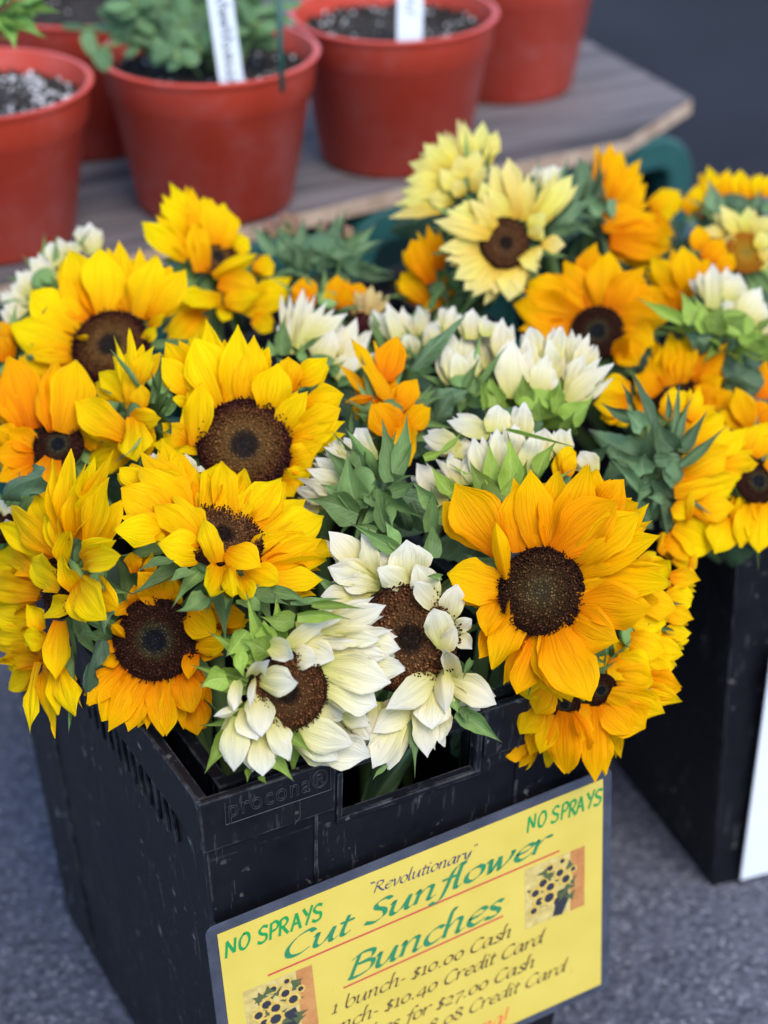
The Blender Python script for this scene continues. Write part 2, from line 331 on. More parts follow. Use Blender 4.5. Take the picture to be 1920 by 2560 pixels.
# ------------------------------------------------------------------ crates
CW, CDP, CH, TP = 0.2893, 0.3938, 0.3893, 0.024
def crate(name, label, mw, W, D, H, tp, front_text=False, rb=0.039):
    root = empty(name, mw.to_translation(), label, 'crate', 'black flower crates')
    root.matrix_basis = mw
    ins = lambda z: tp * (1 - z / H)
    T = 0.006
    def fw(mb, u0, u1, z0, z1, o0, o1, side, ext=0.0):
        """slab on a side wall; u runs along the side, o = distance inwards from the leaning outer face"""
        P = []
        for z in (z0, z1):
            i = ins(z)
            for (u, o) in ((u0, o0), (u1, o0), (u1, o1), (u0, o1)):
                Ls = W if side in 'fb' else D
                uu = max(i - ext, min(Ls - i + ext, u))
                if side == 'f': P.append((uu, i + o, z))
                elif side == 'b': P.append((W - uu, D - i - o, z))
                elif side == 'l': P.append((i + o, D - uu, z))
                else: P.append((W - i - o, uu, z))
        mb.hexa(P)
    hx0, hx1, hz0, hz1 = W * 0.32, W * 0.647, H - 0.0484, H - 0.0125
    def wall(side):
        mb = MB(); Ls = W if side in 'fb' else D
        if side in 'fb':
            fw(mb, 0, Ls, 0, hz0, 0, T, side); fw(mb, 0, hx0, hz0, H - 0.003, 0, T, side)
            fw(mb, hx1, Ls, hz0, H - 0.003, 0, T, side); fw(mb, hx0, hx1, hz1, H - 0.003, 0, T, side)
        else:
            fw(mb, -1, Ls + 1, 0, H - 0.003, 0, T, side, -T)
        return mb.build('wall', BLACK, root, mw)
    for s in 'fblr': wall(s)
    # rim band, proud of the wall, on the corners and long sides
    E = 0.0028
    def band(side, u0, u1, z0, z1, o=None):
        mb = MB(); fw(mb, u0, u1, z0, z1, -E if o is None else o, -0.0002, side, E if side in 'fb' else -0.0002)
        return mb.build('rim_band', BLACK, root, mw, bevel=0.0008)
    zb = H - rb
    band('f', -1, W * 0.30, zb, H); band('f', W * 0.665, W + 1, zb, H); band('f', W * 0.3003, W * 0.6647, hz1 + 0.004, H)
    band('b', -1, W + 1, zb, H); band('l', -1, D + 1, zb, H); band('r', -1, D + 1, zb, H)
    # raised lip round the hand hole
    mb = MB(); lp = 0.004
    for (a, b, c, d) in ((hx0 - lp, hx1 + lp, hz0 - lp, hz0), (hx0 - lp, hx0, hz0 + 0.0001, hz1), (hx1, hx1 + lp, hz0 + 0.0001, hz1)):
        fw(mb, a, b, c, d, -0.0018, -0.0002, 'f')
    mb.build('handle_lip', BLACK, root, mw, bevel=0.0006)
    # vertical ridges
    for u in (W * 0.255, W * 0.755):
        mb = MB(); fw(mb, u, u + 0.0022, 0.02, zb - 0.001, -0.0012, -0.0002, 'f'); mb.build('ridge', BLACK, root, mw)
    for k in range(17):
        u = D - 0.055 - k * 0.0135
        mb = MB(); fw(mb, u, u + 0.005, zb - 0.030, zb - 0.0005, -0.0026, -0.0002, 'l'); mb.build('rib', BLACK, root, mw, bevel=0.0006)
    for k in range(1):
        u = D * 0.22
        mb = MB(); fw(mb, u, u + 0.004, 0.02, zb - 0.034, -0.0016, -0.0002, 'l'); mb.build('ridge', BLACK, root, mw)
    # inner bucket wall, a hand's breadth inside the rim
    mb = MB(); a, t2, zt = 0.020, 0.009, H - 0.011
    for (x0, y0, x1, y1) in ((a, a, W - a, a + t2), (a, D - a - t2, W - a, D - a), (a, a + t2 + 1e-4, a + t2, D - a - t2 - 1e-4), (W - a - t2, a + t2 + 1e-4, W - a, D - a - t2 - 1e-4)):
        if y0 == a and front_text is not None:      # leave the hand hole open
            mb.box((x0, y0, H - 0.10), (hx0 - 0.005, y1, zt)); mb.box((hx1 + 0.005, y0, H - 0.10), (x1, y1, zt))
        else: mb.box((x0, y0, H - 0.22), (x1, y1, zt))
    mb.build('inner_wall', BLACK, root, mw, bevel=0.0012)
    mb = MB(); mb.box((tp + T, tp + T, 0.003), (W - tp - T, D - tp - T, 0.012)); mb.build('floor_panel', BLACK, root, mw)
    if front_text:
        # outlined maker's lettering moulded on the rim, with its shallow panel
        cu = bpy.data.curves.new('lettering', 'FONT'); cu.body = 'procona\u00ae'; cu.size = 0.0235; cu.fill_mode = 'NONE'
        cu.bevel_depth = 0.00022; cu.bevel_resolution = 0; cu.resolution_u = 4; cu.space_character = 1.12
        to = bpy.data.objects.new('tmp', cu); COL.objects.link(to)
        bpy.context.view_layer.update()
        dg = bpy.context.evaluated_depsgraph_get()
        me = bpy.data.meshes.new_from_object(to.evaluated_get(dg))
        bpy.data.objects.remove(to); me.materials.clear()
        ys = [v.co.x for v in me.vertices]; k = 0.0655 / (max(ys) - min(ys))
        M2 = mw @ Matrix.Translation((0.0150, -E - 0.0002, H - 0.0160)) @ Matrix.Rotation(rad(90), 4, 'X') @ Matrix.Diagonal((k, 0.0185 / 0.0235 * 1.0, 1, 1))
        link('moulded_lettering', me, EMBOSS, root, M2)
        mb = MB()
        def ln(x0, z0, x1, z1):
            mb.tube([(x0, -E - 0.0001, z0), (x1, -E - 0.0001, z1)], 0.00022, 4)
        ln(0.0135, H - 0.0205, 0.083, H - 0.0205); ln(0.0135, H - 0.0205, 0.0135, H - 0.004); ln(0.083, H - 0.0205, 0.083, H - 0.004)
        ln(0.062, H - 0.0205, 0.062, H - 0.033); ln(0.062, H - 0.033, 0.058, H - 0.0375)
        mb.build('moulded_panel', EMBOSS, root, mw)
    return root
EMBOSS = plain('worn_edge', (0.04, 0.04, 0.046), 0.5, 0.4)
crate('flower_crate', 'black plastic flower crate with the yellow price sign on its front', Matrix.Identity(4), CW, CDP, CH, TP, True)
M2 = Matrix.Translation(Vector((0.483, 0.123, 0))) @ Matrix.Rotation(rad(-7.5), 4, 'Z')
crate('flower_crate', 'blurred black flower crate on the right behind the yellow sign', M2, CW, CDP, CH, TP)
M3 = Matrix.Translation(Vector((0.30, 0.475, 0))) @ Matrix.Rotation(rad(6), 4, 'Z')
crate('flower_crate', 'black crate half hidden behind the pale lemon sunflowers', M3, 0.22, 0.17, 0.37, 0.01, None)
# white sheet hung on the second crate
WHITE = plain('white_sheet', (0.72, 0.74, 0.78), 0.45, 0.4, (8, (0.78, 0.79, 0.82)))
mb = MB(); mb.hexa([(0.046, 0.0165, 0.010), (0.33, 0.0165, 0.004), (0.33, 0.0185, 0.004), (0.046, 0.0185, 0.010), (0.036, -0.0065, 0.262), (0.325, -0.0065, 0.262), (0.325, -0.0045, 0.262), (0.036, -0.0045, 0.262)])
ws = mb.build('white_sign', WHITE, None, M2, bevel=0.0006)
tag(ws, 'white sign sheet on the front of the right crate, cut by the frame', 'sign')

# ------------------------------------------------------------------ pen-stroke lettering
G = {
'a': (1.0, [[(.75,.95),(.45,1),(.12,.65),(.08,.2),(.25,0),(.5,.2),(.75,.9)], [(.8,1),(.72,.3),(.8,.02),(1,.15)]]),
'b': (.95, [[(.2,1.75),(.1,.6),(.2,.05),(.5,.03),(.8,.4),(.75,.9),(.5,1),(.15,.6)]]),
'c': (.8, [[(.75,.85),(.55,1),(.2,.8),(.08,.35),(.25,0),(.6,.08),(.78,.25)]]),
'd': (1.0, [[(.72,.95),(.45,1),(.12,.65),(.08,.2),(.25,0),(.5,.2),(.75,.8)], [(1.0,1.78),(.88,1.6),(.75,.4),(.82,.02),(1,.15)]]),
'e': (.8, [[(.1,.5),(.5,.55),(.75,.8),(.55,1),(.2,.75),(.1,.3),(.3,0),(.6,.08),(.78,.25)]]),
'f': (.65, [[(.95,1.6),(.75,1.75),(.5,1.4),(.35,.3),(.2,-.4),(-.05,-.55),(-.2,-.4)], [(.1,.98),(.75,.98)]]),
'g': (.95, [[(.75,.95),(.45,1),(.12,.65),(.08,.2),(.25,0),(.5,.2),(.75,.9)], [(.8,1),(.7,0),(.5,-.5),(.15,-.5),(0,-.35)]]),
'h': (.95, [[(.35,1.78),(.2,1.7),(.05,0)], [(.1,.5),(.4,.95),(.65,.95),(.65,.6),(.6,.1),(.7,0),(.9,.15)]]),
'i': (.42, [[(0,.8),(.15,.98),(.1,.2),(.2,0),(.38,.15)], [(.14,1.42),(.32,1.42)]]),
'l': (.42, [[(.3,1.78),(.17,1.65),(.08,.3),(.18,0),(.38,.15)]]),
'n': (.95, [[(0,.8),(.15,.98),(.07,0)], [(.1,.5),(.4,.95),(.65,.95),(.65,.6),(.6,.1),(.7,0),(.9,.15)]]),
'o': (.88, [[(.5,1),(.15,.75),(.1,.25),(.35,0),(.7,.25),(.75,.75),(.5,1)]]),
'r': (.7, [[(0,.8),(.15,.98),(.07,0)], [(.1,.5),(.4,.95),(.62,.98),(.68,.88)]]),
's': (.68, [[(.65,.88),(.45,1),(.2,.85),(.3,.6),(.55,.35),(.5,.05),(.2,0),(.02,.12)]]),
't': (.55, [[(.3,1.4),(.15,.3),(.25,0),(.5,.15)], [(0,.98),(.55,.98)]]),
'u': (1.0, [[(0,.8),(.15,.98),(.1,.25),(.22,0),(.5,.2),(.75,.95)], [(.78,1),(.7,.2),(.8,0),(1,.15)]]),
'v': (.8, [[(0,.85),(.15,1),(.25,.5),(.3,0),(.65,.5),(.75,.95),(.65,1)]]),
'w': (1.2, [[(0,.85),(.15,1),(.2,.4),(.25,0),(.55,.9)], [(.55,1),(.6,.3),(.65,0),(1,.5),(1.1,.95),(1,1)]]),
'y': (.9, [[(0,.85),(.15,1),(.2,.4),(.35,.1),(.7,.9)], [(.78,1),(.6,.1),(.35,-.4),(.05,-.5)]]),
'B': (1.05, [[(.3,1.5),(.1,0)], [(0,1.3),(.4,1.55),(.85,1.45),(.8,1),(.3,.85)], [(.3,.85),(.9,.75),(.85,.2),(.4,0),(0,.05)]]),
'C': (1.1, [[(1.05,1.3),(.85,1.55),(.4,1.35),(.1,.75),(.2,.15),(.6,0),(1,.25)]]),
'R': (1.15, [[(.3,1.5),(.1,0)], [(0,1.3),(.4,1.55),(.85,1.4),(.75,.95),(.25,.8)], [(.4,.8),(.75,.3),(1.05,0),(1.2,.05)]]),
'S': (.95, [[(.9,1.35),(.7,1.55),(.35,1.4),(.35,1.05),(.7,.7),(.75,.25),(.4,0),(0,.2)]]),
'1': (.6, [[(.1,.85),(.32,1),(.27,.02)], [(.05,0),(.5,0)]]),
'0': (.9, [[(.5,1),(.15,.75),(.1,.25),(.35,0),(.7,.25),(.75,.75),(.5,1)]]),
'2': (.8, [[(.08,.8),(.3,1),(.6,.85),(.5,.5),(.05,.05),(.7,.02)]]),
'3': (.8, [[(.1,.85),(.4,1),(.65,.8),(.3,.5),(.6,.1),(.3,-.4),(0,-.3)]]),
'4': (.95, [[(.6,-.35),(.65,1),(.05,.2),(.85,.2)]]),
'7': (.8, [[(.1,.9),(.75,.95),(.45,.3),(.25,-.4)]]),
'8': (.85, [[(.4,.8),(.1,1.1),(.35,1.45),(.65,1.2),(.4,.8),(.05,.4),(.3,0),(.7,.3),(.4,.8)]]),
'$': (.75, [[(.65,1),(.45,1.12),(.2,.95),(.3,.65),(.55,.4),(.5,.1),(.2,0),(.02,.12)], [(.42,1.3),(.28,-.15)]]),
'.': (.45, [[(.04,.08),(.24,.08)]]), '-': (.5, [[(.05,.5),(.4,.5)]]),
'!': (.5, [[(.3,1.6),(.15,.45)], [(.03,.08),(.22,.08)]]),
'q': (.55, [[(.2,1.5),(.1,1.75)], [(.42,1.5),(.32,1.75)]]), 'Q': (.55, [[(.2,1.75),(.1,1.5)], [(.42,1.75),(.32,1.5)]]),
' ': (.5, []),
}
MK = {  # felt-pen capitals
'N': (.95, [[(.05,-.1),(.1,.9)], [(.08,.95),(.65,.1)], [(.68,.1),(.72,1.0)]]),
'O': (.95, [[(.4,.95),(.1,.6),(.15,.1),(.5,0),(.8,.4),(.7,.85),(.35,.95)]]),
'S': (.85, [[(.75,.9),(.4,1.0),(.12,.78),(.3,.55),(.65,.4),(.6,.08),(.25,0),(0,.12)]]),
'P': (.8, [[(.15,.95),(.1,-.05)], [(.1,.92),(.5,1),(.7,.75),(.5,.5),(.12,.45)]]),
'R': (.85, [[(.15,.95),(.1,-.05)], [(.1,.92),(.5,1),(.68,.75),(.45,.5),(.12,.48)], [(.3,.48),(.75,-.05)]]),
'A': (.9, [[(.05,-.05),(.42,1)], [(.42,1),(.78,-.05)], [(.15,.35),(.68,.38)]]),
'Y': (.8, [[(.05,1),(.38,.5)], [(.75,1.05),(.3,-.1)]]),
' ': (.5, []),
}
def smooth_pts(p, k=5):
    if len(p) < 3: return [(p[0][0] + (p[1][0] - p[0][0]) * i / 3, p[0][1] + (p[1][1] - p[0][1]) * i / 3) for i in range(4)]
    out = []
    for i in range(len(p) - 1):
        p0 = p[max(i - 1, 0)]; p1 = p[i]; p2 = p[i + 1]; p3 = p[min(i + 2, len(p) - 1)]
        for j in range(k):
            t = j / k
            out.append(tuple(0.5 * (2 * b + (c - a) * t + (2 * a - 5 * b + 4 * c - d) * t * t + (3 * b - a - 3 * c + d) * t ** 3) for a, b, c, d in zip(p0, p1, p2, p3)))
    out.append(p[-1]); return out
def text_mesh(txt, table, slant, nib, nib_ang, thin, jitter=0):
    """strokes swept by a broad nib; returns verts (x, y, layer) and faces, and the line's width"""
    V, F = [], []; x = 0; layer = 0
    na = (math.cos(rad(nib_ang)) * nib / 2, math.sin(rad(nib_ang)) * nib / 2)
    for ch in txt:
        adv, strokes = table[ch]
        jx, jy = random.uniform(-jitter, jitter), random.uniform(-jitter, jitter)
        for st in strokes:
            layer += 1
            pts = [(px + x + py * slant + jx, py + jy) for px, py in smooth_pts(st)]
            b = len(V)
            for i, (px, py) in enumerate(pts):
                q0 = pts[max(i - 1, 0)]; q1 = pts[min(i + 1, len(pts) - 1)]
                dx, dy = q1[0] - q0[0], q1[1] - q0[1]; dl = math.hypot(dx, dy) or 1
                nx, ny = -dy / dl, dx / dl
                c = abs(na[0] * nx + na[1] * ny) + thin   # half width seen across the stroke
                V.append((px + nx * c, py + ny * c, layer)); V.append((px - nx * c, py - ny * c, layer))
            for i in range(len(pts) - 1):
                F.append((b + 2 * i, b + 2 * i + 1, b + 2 * i + 3, b + 2 * i + 2))
        x += adv
    return V, F, x

# ------------------------------------------------------------------ the yellow sign
SR = rad(2.9); SX, SZ, SHT, SW = 0.0029, 0.2899, 0.2159, 0.2794
SHT = 0.186
def S3(u, v, o=0.0):      # u right, v down on the paper, o out of it
    return Vector((SX + u * math.cos(SR) + v * math.sin(SR), -0.0045 - o, SZ + u * math.sin(SR) - v * math.cos(SR)))
def s_uv(x, y):           # where a sight line meets the paper
    d = ray(x, y); P = CAM + d * ((-0.0045 - CAM.y) / d.y)
    a, b = P.x - SX, P.z - SZ
    return a * math.cos(SR) + b * math.sin(SR), a * math.sin(SR) - b * math.cos(SR)
sign = empty('price_sign', S3(SW / 2, SHT), 'yellow laminated price sign for cut sunflower bunches hung on the crate', 'sign')
LAM = plain('laminate_edge', (0.040, 0.044, 0.062), 0.25, 0.5, (40, (0.07, 0.075, 0.10)))
def paper_mat():
    m, N, L, B = nt('yellow_paper')
    oc = N.new('ShaderNodeTexCoord').outputs['Object']
    n1 = noise(N, L, oc, 25, 4, 0.6); n2 = noise(N, L, oc, 160, 2, 0.5)
    c = ramp(N, L, n1, [(0.3, (0.60, 0.445, 0.072)), (0.7, (0.65, 0.49, 0.09))])
    st = math_node(N, L, 'MULTIPLY', ramp(N, L, n2, [(0.66, (0, 0, 0)), (0.74, (1, 1, 1))]), ramp(N, L, n1, [(0.52, (0, 0, 0)), (0.66, (1, 1, 1))]))
    c = mixc(N, L, math_node(N, L, 'MULTIPLY', st, 0.5), c, (0.42, 0.26, 0.06))
    L.new(c, B.inputs['Base Color']); B.inputs['Roughness'].default_value = 0.42
    B.inputs['Coat Weight'].default_value = 0.25; B.inputs['Coat Roughness'].default_value = 0.25
    wv = noise(N, L, oc, 9, 2, 0.5)
    bump(N, L, wv, B, 0.35, 0.006)
    return m
def slab(name, us, o0, o1, mat, bevel=0):
    n = len(us); V = [S3(u, v, o0) for u, v in us] + [S3(u, v, o1) for u, v in us]
    F = [tuple(range(n, 2 * n)), tuple(range(n))[::-1]] + [(i, (i + 1) % n, n + (i + 1) % n, n + i) for i in range(n)]
    return link(name, mesh(name, V, F, smooth=False), mat, sign)
mg = 0.0072; rc = 0.006; lam = []
for (cu_, cv_, a0) in ((-mg + rc, -mg + rc, 180), (SW + mg - rc, -mg + rc, 270), (SW + mg - rc, SHT + mg - rc, 0), (-mg + rc, SHT + mg - rc, 90)):
    for k in range(5):
        t = rad(a0 + 22.5 * k); lam.append((cu_ + rc * math.cos(t), cv_ + rc * math.sin(t)))
slab('laminate', lam[::-1], -0.0006, 0.0003, LAM)
slab('paper', [(0, 0), (0, SHT), (SW, SHT), (SW, 0)], 0.0005, 0.0008, paper_mat())
INK = {'green': plain('ink_green', (0.025, 0.20, 0.085), 0.5), 'pen': plain('ink_felt_green', (0.010, 0.26, 0.060), 0.5),
       'navy': plain('ink_navy', (0.045, 0.05, 0.12), 0.5), 'brown': plain('ink_brown', (0.10, 0.065, 0.03), 0.5),
       'red': plain('ink_red', (0.50, 0.06, 0.05), 0.5), 'scarlet': plain('ink_scarlet', (0.75, 0.10, 0.04), 0.5)}
def write(txt, p0, p1, xh, ink, table=G, slant=0.17, nib=0.17, ang=40, thin=0.012, name='lettering', jitter=0):
    """text on the paper from p0 to p1 (both given on its baseline, paper coordinates)"""
    V, F, wd = text_mesh(txt, table, slant, nib, ang, thin, jitter)
    du, dv = p1[0] - p0[0], p1[1] - p0[1]; L_ = math.hypot(du, dv); ex = (du / L_, dv / L_); ey = (ex[1], -ex[0])
    k = L_ / wd
    vs = [S3(p0[0] + ex[0] * x * k + ey[0] * y * xh, p0[1] + ex[1] * x * k + ey[1] * y * xh, 0.0010 + 0.000012 * l) for x, y, l in V]
    return link(name, mesh(name, vs, F, smooth=False), INK[ink], sign)
def rule(p0, p1, wd, ink):
    du, dv = p1[0] - p0[0], p1[1] - p0[1]; L_ = math.hypot(du, dv); nx, ny = -dv / L_ * wd / 2, du / L_ * wd / 2
    q = [(p0[0] + nx, p0[1] + ny), (p1[0] + nx, p1[1] + ny), (p1[0] - nx, p1[1] - ny), (p0[0] - nx, p0[1] - ny)]
    link('underline', mesh('underline', [S3(u, v, 0.0009) for u, v in q], [(0, 1, 2, 3)]), INK[ink], sign)
U = s_uv
def back(p_end, p_dirfrom, length):
    """start point of a line that ends at p_end and runs parallel to the sign's text"""
    return (p_end[0] - length, p_end[1] + 0.0)
write('qRevolutionaryQ', U(918, 2236), U(1188, 2136), 0.0054, 'navy', nib=0.17)
write('Cut Sunflower', U(706, 2399), U(1368, 2119), 0.0104, 'green', nib=0.23)
write('Bunches', U(868, 2448), U(1250, 2280), 0.0116, 'green', nib=0.23)
rule(U(668, 2437), U(1397, 2125), 0.0016, 'red'); rule(U(857, 2468), U(1256, 2288), 0.0016, 'red')
e1, e2, e3, e4 = U(1277, 2337), U(1355, 2352), U(1335, 2412), U(1412, 2424)
s1 = U(826, 2534)
k1 = math.hypot(e1[0] - s1[0], e1[1] - s1[1]) / text_mesh('1 bunch- $10.00 Cash', G, .22, .17, 40, .01)[2]
dirx, diry = (e1[0] - s1[0]), (e1[1] - s1[1]); dl = math.hypot(dirx, diry); dirx /= dl; diry /= dl
def tail(txt, e, xh, ink):
    wd = text_mesh(txt, G, .22, .17, 40, .01)[2] * k1
    write(txt, (e[0] - dirx * wd, e[1] - diry * wd), e, xh, ink, nib=0.18)
tail('1 bunch- $10.00 Cash', e1, 0.0066, 'brown'); tail('1 bunch- $10.40 Credit Card', e2, 0.0066, 'brown')
tail('bunches for $27.00 Cash', e3, 0.0066, 'brown'); tail('$28.08 Credit Card', e4, 0.0066, 'brown')
tail('ng!', U(1268, 2556), 0.0098, 'scarlet')
write('NO SPRAYS', U(562, 2388), U(806, 2292), 0.0125, 'pen', MK, 0.12, 0.10, 30, 0.055, 'felt_pen_note', 0.06)
write('NO SPRAYS', U(1316, 2078), U(1502, 2004), 0.0125, 'pen', MK, 0.12, 0.10, 30, 0.055, 'felt_pen_note', 0.09)
def print_photo(c):
    """small colour print of a sunflower bunch in a dark vase; c = four paper corners TL TR BR BL"""
    def b(u, v, o):
        a = [c[0][i] + (c[1][i] - c[0][i]) * u for i in (0, 1)]; d = [c[3][i] + (c[2][i] - c[3][i]) * u for i in (0, 1)]
        return S3(a[0] + (d[0] - a[0]) * v, a[1] + (d[1] - a[1]) * v, o)
    root = link('printed_photo', mesh('p', [b(0, 0, .0009), b(0, 1, .0009), b(1, 1, .0009), b(1, 0, .0009)], [(0, 1, 2, 3)]), PRINT, sign)
    def poly(nm, pts, o, mat): link(nm, mesh(nm, [b(u, v, o) for u, v in pts], [tuple(range(len(pts)))[::-1]]), mat, root)
    poly('printed_post', [(.76, 0), (1, 0), (1, 1), (.76, 1)], .00095, POST)
    poly('printed_vase', [(.42, .60), (.70, .56), (.74, .76), (.62, 1.0), (.46, .97), (.50, .80)], .0010, VASE)
    for k in range(18):
        x, y = random.uniform(.12, .78), random.uniform(.08, .78); a = random.uniform(0, 6)
        poly('printed_leaf', [(x + .13 * math.cos(a + t) * (1 if i % 2 else .35), y + .10 * math.sin(a + t) * (1 if i % 2 else .35)) for i, t in enumerate((0, 1.2, 2.2, 3.3, 4.4, 5.3))], .00102 + k * 1e-5, PLEAF)
    for k, (x, y, r) in enumerate([(.42, .14, .07), (.62, .10, .06), (.58, .28, .09), (.30, .34, .10), (.17, .46, .09), (.42, .45, .10), (.68, .42, .10), (.24, .62, .10), (.40, .62, .12), (.14, .74, .08), (.80, .30, .06)]):
        r *= 1.25
        q = [(x + r * (1.0 if i % 2 else .82) * math.cos(i * .3491), y + r * .9 * (1.0 if i % 2 else .82) * math.sin(i * .3491)) for i in range(18)]
        poly('printed_flower', q, .00112 + k * 2e-5, PYEL)
        poly('printed_flower_eye', [(x + r * .56 * math.cos(i * .7854), y + r * .52 * math.sin(i * .7854)) for i in range(8)], .00113 + k * 2e-5, VASE)
PRINT = plain('print_ground', (0.46, 0.33, 0.10), 0.5, 0.3, (160, (0.62, 0.48, 0.17)))
POST = plain('print_post', (0.42, 0.16, 0.05), 0.5, 0.3, (90, (0.52, 0.24, 0.08)))
VASE = plain('print_dark', (0.030, 0.030, 0.040), 0.5); PLEAF = plain('print_green', (0.08, 0.10, 0.04), 0.5)
PYEL = plain('print_yellow', (0.52, 0.33, 0.06), 0.5, 0.3, (300, (0.66, 0.46, 0.12)))
print_photo([U(1310, 2172), U(1460, 2112), U(1459, 2260), U(1311, 2322)])
tl, tr = U(605, 2478), U(778, 2409); hh = 0.0535
print_photo([tl, tr, (tr[0] + 0.001, tr[1] + hh), (tl[0] + 0.001, tl[1] + hh)])

# ------------------------------------------------------------------ shelf, green bins, pots
ZS = 0.42
def wood_mat():
    m, N, L, B = nt('weathered_wood')
    oc = N.new('ShaderNodeTexCoord').outputs['Object']
    mp = N.new('ShaderNodeMapping'); L.new(oc, mp.inputs[0]); mp.inputs['Scale'].default_value = (1.1, 22, 22); mp.inputs['Rotation'].default_value = (0, 0, rad(-9))
    n1 = noise(N, L, mp.outputs[0], 2.0, 6, 0.7); n2 = noise(N, L, oc, 6, 4, 0.6)
    c = ramp(N, L, n1, [(0.36, (0.012, 0.010, 0.012)), (0.46, (0.062, 0.052, 0.055)), (0.55, (0.110, 0.094, 0.098)), (0.70, (0.19, 0.165, 0.165))])
    c = mixc(N, L, ramp(N, L, n2, [(0.45, (0, 0, 0)), (0.75, (0.5,) * 3)]), c, (0.15, 0.125, 0.12))
    L.new(c, B.inputs['Base Color']); B.inputs['Roughness'].default_value = 0.8
    bump(N, L, n1, B, 0.6, 0.002); return m
WOOD = wood_mat()
WEDGE = plain('plywood_edge', (0.30, 0.20, 0.14), 0.8, 0.2, (45, (0.46, 0.34, 0.25)))
A_ = [on_z(x, y, ZS) for x, y in ((1728, 245), (1560, 350), (1300, 402), (1000, 468), (740, 532), (300, 640), (-260, 775))]
bdir = (on_z(1450, 92, ZS) - A_[0]).normalized()
outline = A_ + [A_[-1] + bdir * 0.62, A_[0] + bdir * 0.62]
shelf = empty('display_shelf', Vector((outline[2].x, outline[2].y, ZS - 0.018)), 'weathered grey plywood shelf board carrying the red plant pots', 'shelf')
def board(pts, z0, z1, nm, mat):
    n = len(pts); V = [(p.x, p.y, z0) for p in pts] + [(p.x, p.y, z1) for p in pts]
    F = [tuple(range(n))[::-1] if False else tuple(range(n)), tuple(range(n, 2 * n))] + [(i, (i + 1) % n, n + (i + 1) % n, n + i) for i in range(n)]
    return link(nm, mesh(nm, V, F, smooth=False), mat, shelf)
bo = board(outline, ZS - 0.0175, ZS, 'board', WOOD)
cen = sum(outline, Vector()) / len(outline)
edge = []
for i in range(len(A_)): edge.append(A_[i] + (A_[i] - cen).normalized() * 0.0012)
V = [(p.x, p.y, ZS - 0.0170) for p in edge] + [(p.x, p.y, ZS - 0.0012) for p in edge]; n_ = len(edge)
link('raw_edge', mesh('raw_edge', V, [(i, i + 1, n_ + i + 1, n_ + i) for i in range(n_ - 1)], smooth=False), WEDGE, shelf)
TEAL = plain('green_plastic', (0.010, 0.055, 0.050), 0.42, 0.45, (20, (0.016, 0.080, 0.074)))
def bin_(label, P0, W_, D_, ang):
    mw = Matrix.Translation(P0) @ Matrix.Rotation(ang, 4, 'Z')
    root = empty('plastic_bin', P0, label, 'bin', 'green bins under the shelf'); root.matrix_basis = mw
    H_ = ZS - 0.0185; R_ = 0.017
    def rail(pts, nm, r=R_):
        mb = MB(); mb.tube(pts, r, 10); mb.build(nm, TEAL, root, mw, smooth=True)
    cr = 0.035
    for y in (0, D_):      # rounded hoop: post, corner, top rail, corner, post
        pts = [(0, y, 0.0), (0, y, H_ - cr - R_)]
        for k in range(1, 6):
            t = k / 5 * math.pi / 2; pts.append((cr - cr * math.cos(t), y, H_ - cr - R_ + cr * math.sin(t)))
        for k in range(0, 6):
            t = k / 5 * math.pi / 2; pts.append((W_ - cr + cr * math.sin(t), y, H_ - cr - R_ + cr * math.cos(t)))
        pts.append((W_, y, 0.0))
        mb = MB(); hd = 0.016        # flat-faced hoop with rounded corners
        ctr_ = Vector((W_ / 2, y, H_ - 0.12)); ring = []
        for i, p in enumerate(pts):
            p = Vector(p); d = (Vector(pts[min(i + 1, len(pts) - 1)]) - Vector(pts[max(i - 1, 0)])).normalized(); o_ = Vector((-d.z, 0, d.x)) * R_
            ring.append([p + o_ - Vector((0, hd, 0)), p + o_ + Vector((0, hd, 0)), p - o_ + Vector((0, hd, 0)), p - o_ - Vector((0, hd, 0))])
        vs = [v for q in ring for v in q]; fs = []
        for i in range(len(ring) - 1):
            for j in range(4): fs.append((i * 4 + j, i * 4 + (j + 1) % 4, i * 4 + 4 + (j + 1) % 4, i * 4 + 4 + j))
        mb.add(vs, fs); mb.build('hoop', TEAL, root, mw, bevel=0.004)
    for x in (0, W_): rail([(x, 0, H_ - cr - R_), (x, D_, H_ - cr - R_)], 'side_rail', 0.012)
    for k in range(1, 4):
        mb = MB(); x = W_ * k / 4; mb.box((x - 0.007, -0.006, 0.02), (x + 0.007, 0.006, H_ - R_ * 1.5)); mb.build('upright', TEAL, root, mw, bevel=0.002)
    mb = MB(); mb.box((0.01, D_ * 0.45, 0.01), (W_ - 0.01, D_ * 0.46, H_ - 0.05)); mb.build('back_panel', TEAL, root, mw)
    mb = MB(); mb.box((W_ - 0.012, 0.02, 0.01), (W_ - 0.006, D_ - 0.02, H_ - 0.06)); mb.build('side_panel', TEAL, root, mw)
    mb = MB(); mb.box((0.006, 0.02, 0.01), (0.012, D_ - 0.02, H_ - 0.06)); mb.build('side_panel', TEAL, root, mw)
    mb = MB(); mb.box((0.005, 0.005, 0.004), (W_ - 0.005, D_ - 0.005, 0.02)); mb.build('floor_panel', TEAL, root, mw)
    return root
pr = on_z(1748, 352, ZS - 0.03); pl = on_z(905, 575, ZS - 0.03)
ang = math.atan2(pr.y - pl.y, pr.x - pl.x); wd_ = (Vector((pr.x, pr.y, 0)) - Vector((pl.x, pl.y, 0))).length
ux = Vector((math.cos(ang), math.sin(ang), 0)); uy = Vector((-ux.y, ux.x, 0))
p0 = Vector((pl.x, pl.y, 0)) + uy * 0.02
bin_('dark green plastic bin with a rounded corner under the right end of the shelf', p0, wd_ - 0.017, 0.42, ang)
